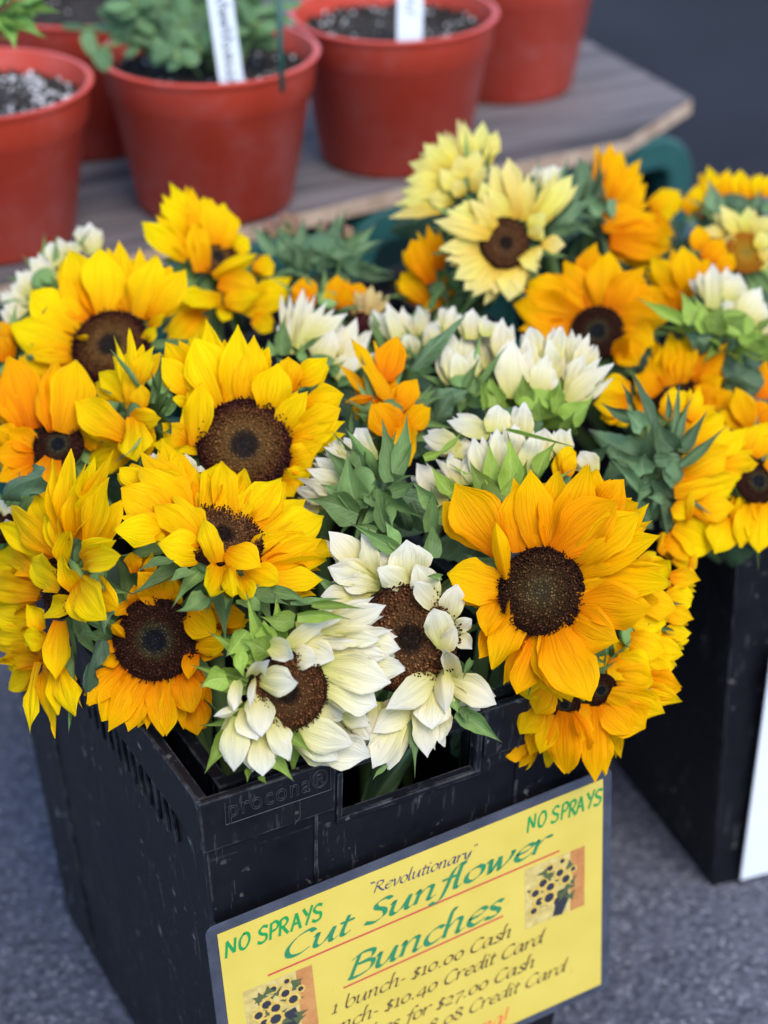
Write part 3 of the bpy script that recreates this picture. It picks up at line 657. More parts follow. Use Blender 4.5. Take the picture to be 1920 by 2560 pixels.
bin_('dark green plastic bin under the left part of the shelf, behind the flowers', p0 - ux * 0.27, 0.22, 0.42, ang)

def pot_mat(name, seed):
    m, N, L, B = nt(name)
    oc = N.new('ShaderNodeTexCoord').outputs['Object']
    mp = N.new('ShaderNodeMapping'); L.new(oc, mp.inputs[0]); mp.inputs['Location'].default_value = (seed, seed, seed)
    n1 = noise(N, L, mp.outputs[0], 12, 4, 0.6); n2 = noise(N, L, mp.outputs[0], 45, 3, 0.6)
    c = ramp(N, L, n1, [(0.3, (0.44, 0.038, 0.015)), (0.7, (0.53, 0.050, 0.024))])
    d = math_node(N, L, 'MULTIPLY', ramp(N, L, n1, [(0.45, (0, 0, 0)), (0.72, (1, 1, 1))]), ramp(N, L, n2, [(0.40, (0.15,) * 3), (0.72, (1, 1, 1))]))
    c = mixc(N, L, math_node(N, L, 'MULTIPLY', d, 0.22), c, (0.50, 0.36, 0.36))
    L.new(c, B.inputs['Base Color']); B.inputs['Roughness'].default_value = 0.42; return m
SOIL = plain('potting_soil', (0.012, 0.010, 0.009), 0.95, 0.1, (120, (0.05, 0.042, 0.036)))
PERL = plain('perlite', (0.50, 0.48, 0.47), 0.9, 0.2, (200, (0.66, 0.64, 0.63)))
def chunk_mesh(nm, n, R_, seed, smin, smax):
    rnd = random.Random(seed); mb = MB()
    base = [(1, 0, 0), (-1, 0, 0), (0, 1, 0), (0, -1, 0), (0, 0, 1), (0, 0, -1)]
    fc = [(0, 2, 4), (2, 1, 4), (1, 3, 4), (3, 0, 4), (2, 0, 5), (1, 2, 5), (3, 1, 5), (0, 3, 5)]
    for i in range(n):
        a = rnd.uniform(0, 6.283); r = R_ * math.sqrt(rnd.random()); s = rnd.uniform(smin, smax)
        mb.add([Vector((r * math.cos(a), r * math.sin(a), s * .35)) + Vector((x, y, z)) * s * rnd.uniform(.7, 1.2) for x, y, z in base], fc)
    return mb
pots = []
def pot(label, base_px, h, rt, rbm, zoff=0.0, perl=150, seed=1):
    c = on_z(base_px[0], base_px[1], ZS); c.z = ZS + 0.0005
    mw = Matrix.Translation(c)
    root = empty('plant_pot', c, label, 'plant pot', 'red plant pots on the shelf'); root.matrix_basis = mw
    mat = pot_mat('red_plastic.%d' % seed, seed * 1.7)
    bandh = 0.033; rband = rt - 0.0035; rs = rt - 0.0092
    pf = [(0.0, 0.0), (rbm - 0.004, 0.0), (rbm, 0.004), (rs, h - bandh - 0.0035), (rs + 0.0036, h - bandh), (rband, h - 0.0085), (rband + 0.0008, h - 0.007), (rt, h - 0.004), (rt + 0.0006, h - 0.0012), (rt - 0.0015, h), (rt - 0.005, h - 0.0008), (rt - 0.0065, h - 0.010), (rs - 0.004, h - bandh - 0.006), (rbm - 0.003, 0.006), (0.001, 0.005)]
    mb = MB(); mb.lathe(pf, 64); o = mb.build('pot_body', mat, root, mw, smooth=True)
    es = o.modifiers.new('edge', 'EDGE_SPLIT'); es.split_angle = rad(50)
    zs_ = h - 0.020; rsoil = rt - 0.0105
    mb = MB()
    prof = [(0.0005, zs_ + 0.004), (rsoil * .4, zs_ + 0.004), (rsoil * .75, zs_ + 0.001), (rsoil, zs_ - 0.001)]
    mb.lathe(prof, 40); mb.build('soil', SOIL, root, mw, smooth=True)
    ch = chunk_mesh('perlite', perl, rsoil * 0.97, seed + 5, 0.0012, 0.0031)
    o = ch.build('perlite', PERL, root, mw @ Matrix.Translation((0, 0, zs_ + 0.0015))); o['kind'] = 'stuff'
    ch = chunk_mesh('soil_crumbs', 420, rsoil * 0.97, seed + 15, 0.0015, 0.0045)
    o = ch.build('soil_crumbs', SOIL, root, mw @ Matrix.Translation((0, 0, zs_ + 0.001))); o['kind'] = 'stuff'
    pots.append((root, mw, h, rt, zs_)); return root
pot('red plastic pot of speckled soil and bright green leaves at the left edge', (-16, 592), 0.145, 0.1010, 0.074, perl=420, seed=1)
pot('red plastic pot holding the bushy blue-green plant and a white tag', (541, 500), 0.145, 0.1010, 0.073, perl=90, seed=2)
pot('red plastic pot of bare soil and a white tag, right of the bushy plant', (985, 386), 0.145, 0.1010, 0.073, perl=130, seed=3)
pot('rearmost red pot at the right end of the shelf, its rim out of frame', (1262, 212), 0.145, 0.1010, 0.073, perl=60, seed=4)
pot('shaded red pot tucked between the two leftmost pots', (228, 345), 0.145, 0.1010, 0.073, perl=60, seed=5)

# ------------------------------------------------------------------ blade shapes (petals, sepals, leaves)
def blade(nm, shape, seed):
    r = random.Random(seed); NL, NW = (11, 6)
    base, p, q = .32, 1.0, .85
    arch = r.uniform(-.03, .09); cup = r.uniform(-.10, .14); groove = r.uniform(.015, .045); ruf = r.uniform(.04, .13); twist = r.uniform(-.25, .25); lat = r.uniform(-.05, .05); tipc = r.uniform(-.5, .5); fold = 0
    if shape == 'b': base, p, q = .30, r.uniform(1.15, 1.35), .70; arch = r.uniform(.0, .12)
    if shape == 'f': fold = .75; base = .4; arch = r.uniform(0, .06)
    if shape == 't': twist = r.choice((-1, 1)) * r.uniform(.9, 1.5); ruf = .10; cup = .3; tipc = .2
    if shape == 'c': cup = r.uniform(.5, .75); arch = -.08; p = 1.15; tipc = .25
    if shape == 'l': lat = .16
    if shape == 'r': lat = -.16
    if shape == 'S': base, groove, ruf = .75, .0, .05; cup = r.uniform(.15, .6); arch = r.uniform(-.18, .18); lat = r.uniform(-.2, .2); tipc = r.choice((-.5, -.2, .3, .6)); twist = r.uniform(-.5, .5)
    if shape == 'L': NL, NW = 18, 10; base, groove, ruf = .25, 0, .17; fold = .3; cup = -.1; arch = r.uniform(.06, .2); lat = r.uniform(-.12, .12); tipc = -.4; twist = r.uniform(-.4, .4)
    if shape == 'o': base, p, q, groove, ruf = .1, .95, .55, 0, .01; fold = .12; arch = .06; lat = 0; twist = 0; tipc = 0
    ph = [r.uniform(0, 6.28) for _ in range(6)]
    asym = r.uniform(-.06, .06)
    V, UVs, Fc = [], [], []
    SS = [i / NL for i in range(NL + 1)]
    prof = None
    if shape in 'nfltr': prof = [(0, .50), (.15, .74), (.30, .94), (.44, 1), (.58, .93), (.72, .70), (.84, .40), (.93, .15), (1, .006)]
    if shape in 'bc': prof = [(0, .40), (.15, .62), (.35, .88), (.53, 1), (.64, .97), (.76, .78), (.87, .46), (.945, .17), (1, .006)]
    if prof:
        k_ = r.uniform(-.06, .06); prof = [(max(0, min(1, a + k_ * math.sin(math.pi * a))), b_) for a, b_ in prof]
        SS = [0, .08, .17, .27, .38, .49, .6, .7, .79, .87, .93, .975, 1]; NL = len(SS) - 1; NW = 8
    teeth = prof is not None and seed % 5 == 1
    if teeth: prof = prof[:-2] + [(.95, .20), (1, .09)]
    def pw(s):
        for (a, va), (b_, vb) in zip(prof, prof[1:]):
            if s <= b_:
                t = (s - a) / (b_ - a); return va + (vb - va) * t
        return prof[-1][1]
    for i in range(NL + 1):
        s = SS[i]
        if shape == 'S':
            tb = [(0, .62), (.15, .92), (.3, 1), (.45, .82), (.6, .50), (.75, .24), (.9, .09), (1, .015)]
            hw = .5 * next(va + (vb - va) * (s - a) / (b_ - a) for (a, va), (b_, vb) in zip(tb, tb[1:]) if s <= b_ + 1e-9)
        elif shape == 'L': hw = .5 * max(.02, math.sin(math.pi * min(1, s * .96 + .04) ** .72) ** .9 * (1 - .25 * s))
        elif prof: hw = .5 * (pw(s) * .5 + .25 * pw(max(0, s - .04)) + .25 * pw(min(1, s + .04)))
        else: hw = .5 * max(base * max(0, 1 - s / .45), math.sin(math.pi * min(1, s) ** p) ** q, .012)
        for j in range(NW + 1):
            t = -1 + 2 * j / NW
            y = hw * t; z = 0
            z += cup * hw * t * t - cup * hw * .3
            z -= fold * hw * (1 - abs(t)) * -1 if shape == 'f' else fold * hw * abs(t)
            if groove: z += groove * hw * 2 * (math.cos(math.pi * 2.6 * t + ph[5] * .15) * .8 + math.cos(math.pi * 5.3 * t + ph[0]) * .3) * min(1, 4 * s, 3 * (1 - s) + .15)
            z += ruf * hw * 2 * math.sin(s * 9 + ph[1] + t * 2) * t * t + ruf * .6 * hw * math.sin(s * 17 + ph[2]) * (abs(t) ** 3)
            y *= 1 + .10 * math.sin(s * 6 + ph[3] + (1.7 if t > 0 else 0)) + .035 * math.sin(s * 21 + ph[0] + (2.2 if t > 0 else 0))
            if shape == 'L': y *= 1 + .06 * math.sin(i * 2.6) * abs(t) ** 3
            tw = twist * (s - .5)
            y, z = y * math.cos(tw) - z * math.sin(tw), y * math.sin(tw) + z * math.cos(tw)
            y += lat * math.sin(math.pi * s) + asym * s * (1 - s)
            z += arch * 4 * s * (1 - s) + tipc * .35 * max(0, s - .78) ** 1.5 * 2
            x = s + (.015 * math.sin(3 * t + ph[4]) * s * (1 - s) * 4)
            if teeth and s > .9: x -= .03 * (s - .9) * 10 * (.5 + .5 * math.cos(math.pi * 2.2 * t + ph[5]))
            V.append((x, y, z)); UVs.append((s, .5 + t / 2))
    n = NW + 1
    for i in range(NL):
        for j in range(NW): Fc.append((i * n + j, (i + 1) * n + j, (i + 1) * n + j + 1, i * n + j + 1))
    return mesh(nm, V, Fc, UVs)
BL = {s: [blade({'S': 'sepal', 'L': 'leaf', 'o': 'leaf'}.get(s, 'petal'), s, ord(s) * 31 + k) for k in range({'n': 12, 'b': 12, 'S': 9, 'L': 6}.get(s, 4))] for s in 'nbftclrSLo'}
def place_blade(nm, shape, P0, P1, wd, N_, mat, parent, rnd):
    X = P1 - P0; Ln = X.length
    if Ln < 1e-5: return
    X.normalize(); Z = N_ - X * N_.dot(X)
    if Z.length < 1e-3: Z = UP - X * UP.dot(X)
    Z.normalize(); Y = Z.cross(X)
    a = rnd.uniform(-.28, .28)
    Y, Z = Y * math.cos(a) + Z * math.sin(a), Z * math.cos(a) - Y * math.sin(a)
    zk = .5 * Ln + .5 * wd
    if rnd.random() < .5: Y = -Y   # mirrored copy
    mw = Matrix(((X.x * Ln, Y.x * wd, Z.x * zk, P0.x), (X.y * Ln, Y.y * wd, Z.y * zk, P0.y), (X.z * Ln, Y.z * wd, Z.z * zk, P0.z), (0, 0, 0, 1)))
    return link(nm, rnd.choice(BL[shape]), mat, parent, mw)

# disc of florets
def disc_mesh(seed, N_=900):
    r = random.Random(seed); V, F, UVs = [], [], []
    dome = lambda q: .15 * (1 - q * q) - .08 * math.exp(-(q / .28) ** 2)
    n = 28
    for i, q in enumerate((0.001, .25, .5, .75, .92, 1.0, 1.03)):
        for j in range(n):
            a = 2 * math.pi * j / n
            V.append((q * math.cos(a), q * math.sin(a), (dome(q) if q <= 1 else -.10))); UVs.append((min(1, q), .12))
    for i in range(6):
        for j in range(n):
            j2 = (j + 1) % n; F.append((i * n + j, (i + 1) * n + j, (i + 1) * n + j2, i * n + j2))
    for k in range(N_):
        q = math.sqrt((k + .5) / N_) * 1.0; a = k * 2.39996 + r.uniform(-.05, .05)
        h = (.030 + .065 * max(0, min(1, (q - .38) / .3))) * r.uniform(.6, 1.35)
        w_ = .019 if q > .4 else .022
        if q > .93: h *= 1.25
        c = Vector((q * math.cos(a), q * math.sin(a), dome(q) - .01))
        up = Vector((math.cos(a) * (q * .5 - .2) + r.uniform(-.3, .3), math.sin(a) * (q * .5 - .2) + r.uniform(-.3, .3), 1)).normalized()
        e1_ = up.cross(Vector((0, 1, .1))).normalized(); e2_ = up.cross(e1_)
        b = len(V); val = r.random()
        val *= (.45, 1, .8, 1.15, .7)[k % 5] * (.75 + .35 * math.sin(q * 26))
        val = min(1, max(0, val) ** 1.3 + (.6 if r.random() < .03 else 0))
        bend = Vector((r.uniform(-1, 1), r.uniform(-1, 1), 0)) * .03
        for (hh_, ww, dv) in ((0, 1, -.15), (h * .72, .8, 0.0), (h, 1.05, .1)):
            for m_ in range(4):
                t = m_ * math.pi / 2 + a
                V.append(tuple(c + up * hh_ + bend * (hh_ / max(h, 1e-4)) ** 2 + (e1_ * math.cos(t) + e2_ * math.sin(t)) * w_ * ww)); UVs.append((min(1, q), max(0.02, min(.98, val + dv))))
        for lv in (0, 4):
            for m_ in range(4): F.append((b + lv + m_, b + lv + (m_ + 1) % 4, b + lv + 4 + (m_ + 1) % 4, b + lv + 4 + m_))
        F.append((b + 8, b + 9, b + 10, b + 11))
    return mesh('florets', V, F, UVs, smooth=False)
DISC = [disc_mesh(k) for k in (1, 2)]
mb = MB(); mb.lathe([(0.16, -.85), (.30, -.80), (.62, -.62), (.88, -.36), (1.0, -.12), (.97, -.02), (.5, .06), (.01, .08)], 20)
RECEPT = mesh('receptacle', mb.V, mb.F)

ZK = {'A': (1100, 1130, 2.765), 'B': (200, 1380, 3.318), 'C': (260, 1080, 2.765), 'D': (0, 1080, 2.765), 'E': (360, 780, 3.072), 'G': (500, 1440, 2.9625),
      'H': (800, 1300, 3.352), 'I': (1180, 1380, 2.765), 'J': (0, 540, 2.95), 'K': (330, 440, 3.687), 'L': (640, 680, 3.318), 'M': (1020, 760, 2.9625),
      'N': (960, 280, 3.19), 'O': (1400, 340, 3.19), 'P': (1240, 600, 2.44), 'Q': (1420, 900, 3.318), 'T': (600, 480, 3.456)}
GROUPS = {1: 'sunflowers in the front crate', 2: 'sunflowers in the right crate'}
fcount = 0
def flower(zk, c, r, n, dep, col, label, data, disc=None, sp=None, el=0.08, crate_=1, sep=None, name='sunflower', leaves=2, recept=True, stem=True):
    """c, r and data in the coordinates of measuring window zk; n = facing (right, up); dep = distance from the lens plane in metres"""
    global fcount
    fcount += 1; rnd = random.Random(fcount * 17)
    x0, y0, s = ZK[zk]; f2 = lambda x, y: (x0 + x / s, y0 + y / s)
    cx, cy = f2(*c); C = at(cx, cy, dep); mpp = dep / FPX     # metres per photo pixel there
    nz = math.sqrt(max(0.06, 1 - n[0] ** 2 - n[1] ** 2)); Nw = (RT * n[0] + UP * n[1] - FW * nz).normalized()
    toc = (CAM - C).normalized()
    root = empty(name, C, label, 'sunflower', GROUPS[crate_])
    R_ = r / s * mpp
    nzc = max(nz, .6)
    ents = [e.split(',') for e in data.replace('\n', '').split(';') if e.strip()]
    K = len(ents)
    spr = sp if sp is not None else 0.014
    sm = sep or SEP
    for i, e in enumerate(ents):
        bx, by, tx, ty, wd = [float(q) for q in e[:5]]; sh = e[5].strip() if len(e) > 5 else 'n'
        def pos(zx, zy, tip):
            X, Y = f2(zx, zy); dx, dy = (X - cx) * mpp, (cy - Y) * mpp
            toward = -(n[0] * dx + n[1] * dy) / nzc * (1.0 if disc else .35)
            toward = max(-.05, min(.05, toward))
            if disc:      # keep clear of the domed disc
                gx, gy = dx - n[0] * (n[0] * dx + n[1] * dy) / max(1e-6, n[0] ** 2 + n[1] ** 2) * (1 - 1 / nzc), dy - n[1] * (n[0] * dx + n[1] * dy) / max(1e-6, n[0] ** 2 + n[1] ** 2) * (1 - 1 / nzc)
                q_ = math.hypot(gx, gy) / R_
                if tip and q_ < 1.25: toward += .22 * R_ + .005
                elif not tip and q_ < .72: toward += .20 * R_ + .005
            if tip: toward += el * math.hypot(dx, dy) + spr * (i / max(1, K - 1) - .5)
            else: toward += spr * .45 * (i / max(1, K - 1) - .5) - (0.004 if disc else 0)
            return at(X, Y, dep - toward)
        if disc and sh not in 'SL':        # root the petal under the disc's edge
            dx, dy = bx - c[0], by - c[1]; bx -= dx * .10; by -= dy * .10
        if rnd.random() < .25 and sh == 'n': sh = 'b'
        elif col == 'W' and not disc and sh == 'b' and rnd.random() < .65: sh = 'n'
        P0, P1 = pos(bx, by, 0), pos(tx, ty, 1)
        wm = wd / s * mpp * (((1.16 if disc else .98) if col == 'W' else 1.10) if sh in 'nb' else 1.0)
        bl = (Nw * .45 + toc * .55).normalized()
        for _k in range(4 if (col == 'W' and not disc) else (3 if col == 'W' else 2)):      # under-petals of the second row
            if sh not in 'nb' or rnd.random() < .2 or (disc and (P1 - C).length < R_ * 1.5): continue
            dq = (P1 - P0); sd_ = dq.cross(toc).normalized() * dq.length * rnd.choice((-1, 1)) * rnd.uniform(.12, .30)
            Q1 = P0 + dq * rnd.uniform(.78, .95) + sd_ - toc * rnd.uniform(.006, .014); Q0 = P0 + sd_ * .25 - toc * .004
            place_blade('petal', rnd.choice('nbt' if disc else 'nnb'), Q0, Q1, wm * (rnd.uniform(.5, .8) if (col == 'W' and not disc) else rnd.uniform(.6, .9)), bl, PM[col], root, rnd)
        if sh == 'S': place_blade('sepal', 'S', P0, P1, wm * 1.05, bl, sm, root, rnd)
        elif sh == 'L': place_blade('leaf', 'L', P0, P1, wm, bl, LEAF if sep is not SEPB else SEPB, root, rnd)
        else: place_blade('petal', sh, P0, P1, wm, bl, PM[col], root, rnd)
    zq = Nw.to_track_quat('Z', 'Y').to_matrix().to_4x4()
    if disc:
        spin = Matrix.Rotation(rnd.uniform(0, 6.28), 4, 'Z')
        link('disc', rnd.choice(DISC), DM[disc], root, Matrix.Translation(C) @ zq @ spin @ Matrix.Scale(R_, 4))
    if recept:
        link('receptacle', RECEPT, sm, root, Matrix.Translation(C - Nw * (0.006 if disc else -R_ * .3)) @ zq @ Matrix.Scale(R_ * (.95 if disc else .62), 4))
    e1_ = Nw.orthogonal().normalized(); e2_ = Nw.cross(e1_)
    if recept:
        nb_ = 15 if disc else 13
        for k in range(nb_):
            a = 6.283 * (k + rnd.uniform(-.3, .3)) / nb_; rd = e1_ * math.cos(a) + e2_ * math.sin(a)
            if disc:
                B0 = C - Nw * .012 + rd * R_ * .85; B1 = B0 + (rd * rnd.uniform(.6, 1.1) - Nw * rnd.uniform(.1, .5)).normalized() * rnd.uniform(.028, .048); wb = rnd.uniform(.009, .014)
            else:
                B0 = C - Nw * .012 + rd * R_ * .45; B1 = B0 + (rd * rnd.uniform(.5, 1.1) + Nw * rnd.uniform(.1, .8)).normalized() * rnd.uniform(.028, .05); wb = rnd.uniform(.007, .012)
            place_blade('sepal', 'S', B0, B1, wb, (rd + Nw * .6).normalized(), sm, root, rnd)
    # stem down into its crate
    if stem:
        lim = (0.06, 0.23, 0.06, 0.33) if crate_ == 1 else (0.56, 0.70, 0.16, 0.42)
        E_ = Vector((min(lim[1], max(lim[0], C.x)), min(lim[3], max(lim[2], C.y)), 0.05))
        S0 = C - Nw * (R_ * .6); S1 = C - Nw * 0.05 + Vector((0, 0, -0.015)); S2 = Vector((E_.x, E_.y, 0.27))
        pts = []
        for k in range(9):
            t = k / 8; a = S0.lerp(S1, t); b = S1.lerp(S2, t); pts.append(a.lerp(b, t))
        pts.append(E_)
        mb = MB(); mb.tube(pts, 0.0055, 7); mb.build('stem', STEM, root, None, smooth=True)
        if crate_ == 1 and E_.y < .13:      # a leaf low on the stem, seen through the hand hole
            place_blade('leaf', 'L', Vector((E_.x - .015, E_.y - .012, .295)), Vector((E_.x + .045, E_.y - .014, .372)), .020, (toc + RT * .3).normalized(), LEAF, root, rnd)
    for k in range(leaves):
        a = rnd.uniform(0, 6.28); d = (RT * math.cos(a) + UP * (math.sin(a) * .5 - .35) + FW * .5)
        b0 = C - Nw * 0.02 + FW * 0.018 + Vector((0, 0, -0.008)); b1 = b0 + d.normalized() * rnd.uniform(.045, .075) + FW * .01
        place_blade('leaf', 'L', b0, b1, rnd.uniform(.04, .06), (toc + UP * .5).normalized(), LEAF, root, rnd)
    return root
# ------------------------------------------------------------------ sunflowers, front crate
flower('A', (700, 962), 302, (-.22, .10), 1.215, 'G', 'large gold sunflower facing front above the hand hole, olive-brown eye', '''
1040,370,1100,185,44,S;270,620,180,490,34,S;1000,400,1090,115,190;1130,370,1270,190,210,b;1230,420,1372,350,160;1250,560,1445,355,120;
400,980,190,1020,150;650,1330,530,1675,180;640,1300,1000,1725,300;420,1180,270,1430,190,c;900,1150,1230,1310,330,b;
400,640,105,215,350,b;820,640,1030,80,290;690,620,625,120,270;560,660,525,245,300,b;970,800,1530,580,260;950,740,1385,415,280;
990,890,1605,910,280;420,930,50,840,310,b;400,990,320,1275,230,c;540,1180,360,1510,250,t;800,660,1225,335,340,b;960,1060,1465,1085,290,b;
790,1250,1040,1720,360,b;430,860,385,480,130,f''', 'A', sp=.018)
flower('B', (620, 728), 345, (.05, -.06), 1.215, 'O', 'orange sunflower with black-centred maroon eye drooping over the left rim', '''
990,1020,1010,1310,130;950,1250,975,1520,240,b;1250,600,1405,560,110;430,110,430,0,130;560,130,600,0,100;960,430,1200,560,220,b;1180,560,1372,520,180,b;
460,400,450,270,150;520,390,525,320,130;800,400,690,130,150;810,400,830,350,90;760,420,480,165,250,b;400,430,290,530,130,t;330,570,255,640,110,t;
340,700,262,600,100,f;290,750,190,830,120,t;300,870,165,930,150,c;400,1000,180,1405,250,b;340,960,62,1275,230,b;500,1050,235,1490,240;570,1080,400,1490,230;
760,1060,715,1528,150;650,1060,690,1530,200,b;860,1040,930,1335,240,b;900,480,1130,680,260,b;965,760,1215,760,220,b;985,850,900,1055,160,t''', 'B', sp=.014)
flower('C', (815, 725), 292, (.28, .72), 1.215, 'Y', 'yellow sunflower tilted skywards with folded petals, above the orange drooping one', '''
240,370,105,240,140;600,540,245,135,210;480,470,370,140,210;590,580,450,260,170;640,560,560,330,150,c;690,570,785,212,200,b;860,610,815,190,205;930,620,1000,400,130;
950,620,1225,322,230;1060,760,1395,465,240;1300,640,1450,555,120;1070,790,1518,580,260,b;1400,830,1622,850,110;1330,890,1540,890,120;1140,980,1540,880,120,c;1140,940,1500,740,200;
1150,1060,1512,1020,180,b;560,600,240,240,280,b;460,610,118,385,260,b;430,690,68,680,190;300,720,420,740,70;660,780,340,500,200,b;690,850,372,770,230,b;1000,870,1280,700,150,c;
1030,1090,1285,1195,110,S;1130,1090,1440,1190,90,S;1290,1190,1655,1150,60,S;600,950,455,1030,110,S;700,1130,500,1240,140,S;850,1080,840,1235,110,S;460,880,240,950,90,S;960,1150,1080,1240,150,S;
1000,960,1212,1045,170,b;960,1020,985,1168,150,c;860,1000,890,1145,130,f;800,940,735,1142,220,c;780,930,690,597,170,f;850,830,1085,930,200,b''', 'C', sp=.03, el=.05)
flower('D', (400, 1080), 210, (-.80, -.05), 1.235, 'Y', 'big yellow sunflower seen side-on at the left edge, shaggy petals hiding its eye', '''
290,300,0,470,260,L;300,950,90,830,210;250,1000,-60,850,240;260,1120,-80,1050,220;230,1300,-60,1230,220;210,1420,-60,1400,160;280,1600,-30,1480,160;260,1640,20,1560,160;230,1670,50,1782,150;
470,650,490,115,150;480,650,440,270,120;560,700,725,200,160;600,500,790,120,110;390,820,70,505,210,b;620,800,745,315,200,b;520,690,680,360,120,t;420,800,370,500,110;430,1060,220,890,240,b;
700,1440,610,1890,150,L;560,1370,690,1430,120,S;500,1480,530,1790,80,S;520,1780,470,2090,44,S;600,1000,735,870,90,S;700,940,720,1100,170,S;690,1100,720,1400,150,L;
540,1090,430,830,160,t;440,900,490,680,150,c;540,1180,295,1280,160,t;300,1390,185,1190,150,c;310,1490,158,1400,160,b;290,1640,390,2120,160;400,1640,522,1967,150;430,1330,390,1712,220,c;
590,890,838,855,180,b;570,1020,740,1300,240,b''', 'B', sp=.05, el=.0, recept=True)
flower('E', (775, 1025), 365, (.02, .12), 1.30, 'Y', 'bright yellow sunflower with the largest russet eye, in the middle left of the bunch', '''
60,700,140,300,70,S;150,780,325,640,80,S;330,430,165,230,180;560,560,480,55,200;880,440,960,268,120;1230,480,1412,348,180;1150,560,1110,342,200,b;800,1390,820,1480,130;
330,600,138,350,200,b;290,990,138,850,180;260,1040,60,1010,160;390,1080,228,1050,80,t;320,680,210,660,100,t;380,1290,330,1400,120;1100,1330,1150,1420,160;1090,1320,1290,1230,170;
600,720,380,190,300,b;660,680,720,95,240;770,700,845,178,230;1150,1190,1310,1100,230,b;1150,1120,1375,1020,170;1160,1000,1545,840,190;1230,720,1535,635,240,b;1130,960,1510,740,230,b;
1080,900,1262,608,200;960,750,1030,393,290,b;360,1030,440,535,210,b''', 'D', sp=.014)
flower('E', (330, 1230), 90, (-.1, .3), 1.275, 'W', 'white sunflower almost hidden, one petal showing beside the russet eye', '''
400,1300,440,1180,100;90,1190,70,1080,90;345,1300,320,1088,170,b''', None, recept=False, leaves=0)
flower('J', (815, 960), 290, (-.12, .35), 1.42, 'Y', 'yellow sunflower upper left with broad upright petals round a brown eye', '''
450,1120,150,1050,210;980,680,880,185,170;1030,660,1030,232,150;630,620,510,245,240,b;1150,740,1368,395,210;540,1040,190,1010,160;
640,740,440,445,210;580,830,222,555,290,b;520,960,70,800,280,b;1030,720,1158,283,240,b;760,700,740,230,290,b;1130,800,1222,720,90,t;1080,930,1150,815,90;560,900,655,890,44,f''', 'D', sp=.012)
flower('J', (430, 1690), 185, (-.05, .35), 1.325, 'O', 'orange sunflower at the left edge with two broad petals and a small dark eye', '''
330,1480,330,1150,170;640,1700,710,1580,200;380,1830,440,1990,150;130,1560,-5,1250,190;230,1560,55,1030,270,b;470,1590,560,1058,340,b;
150,1690,-30,1560,160;220,1830,-10,1950,190;230,1790,-40,1750,200,b;270,1720,55,1590,200,c;380,1800,335,2100,230,t''', 'B', sp=.012)
flower('J', (1010, 1470), 150, (-.8, .1), 1.315, 'Y', 'yellow sunflower in profile wedged between two big-eyed yellow ones', '''
960,1230,835,1035,140;960,1340,722,1150,180;850,1750,780,1900,140;950,1700,640,1850,210,b;1020,1250,1135,955,160;980,1450,958,825,120;1040,1450,1045,1240,140,b;
990,1780,880,1640,130,c;930,1630,552,1365,250,b;960,1490,1190,1490,150;985,1480,1010,1812,210,b''', None, sp=.04, el=0, leaves=3)
flower('K', (790, 745), 200, (.45, .30), 1.52, 'Y', 'yellow sunflower standing highest at the upper left, in front of a red pot', '''
1080,1250,1475,930,210;1100,1320,1430,1080,220;1150,850,1315,820,180,b;950,1240,1225,1250,150;850,1240,840,1345,160;700,1240,305,1290,140;600,1310,330,1530,210,b;1150,1380,1300,1420,170,b;
560,520,345,55,180;500,450,270,165,140;480,520,258,248,150;640,580,540,105,210;760,620,720,205,250,b;870,660,905,325,190,b;930,710,1075,565,180,b;470,770,85,425,220,b;
600,900,560,425,170;690,900,590,430,130;730,950,1165,715,150,f;860,1220,1190,1085,170;800,1000,1185,1050,260,b;830,1180,398,1110,200,b''', 'D', sp=.03, el=.04)
flower('T', (720, 560), 330, (.1, .62), 1.58, 'K', 'green unopened sunflower bud ringed with pointed sepals below the shelf', '''
290,400,250,235,95;420,370,390,155,95;440,370,455,220,85;500,400,490,215,65;690,360,690,235,75;960,410,905,275,75;
300,540,95,300,130,S;420,540,330,275,140,S;540,560,550,215,150,S;480,580,440,380,140,S;640,580,680,255,120,S;760,560,850,148,140,S;900,580,1185,265,150,S;960,580,1255,420,120,S;
850,640,1022,785,120,S;950,680,1372,740,120,S;600,690,328,680,120,S;620,640,300,520,160,S;560,640,450,450,190,S;700,640,600,440,210,S;820,640,830,400,210,S;900,660,1050,500,210,S;760,660,720,470,200,S''', None, sp=.06, el=0, sep=SEPB, name='sunflower_bud', leaves=1)
flower('T', (760, 950), 150, (0, .5), 1.50, 'O', 'orange sunflower mostly hidden, petal tips above the middle white cluster', '''
580,970,560,735,210,b;620,1000,465,800,160;1000,920,1040,785,160;830,1010,842,715,190,b;800,1010,740,850,130;900,1000,930,830,150''', None, leaves=0)
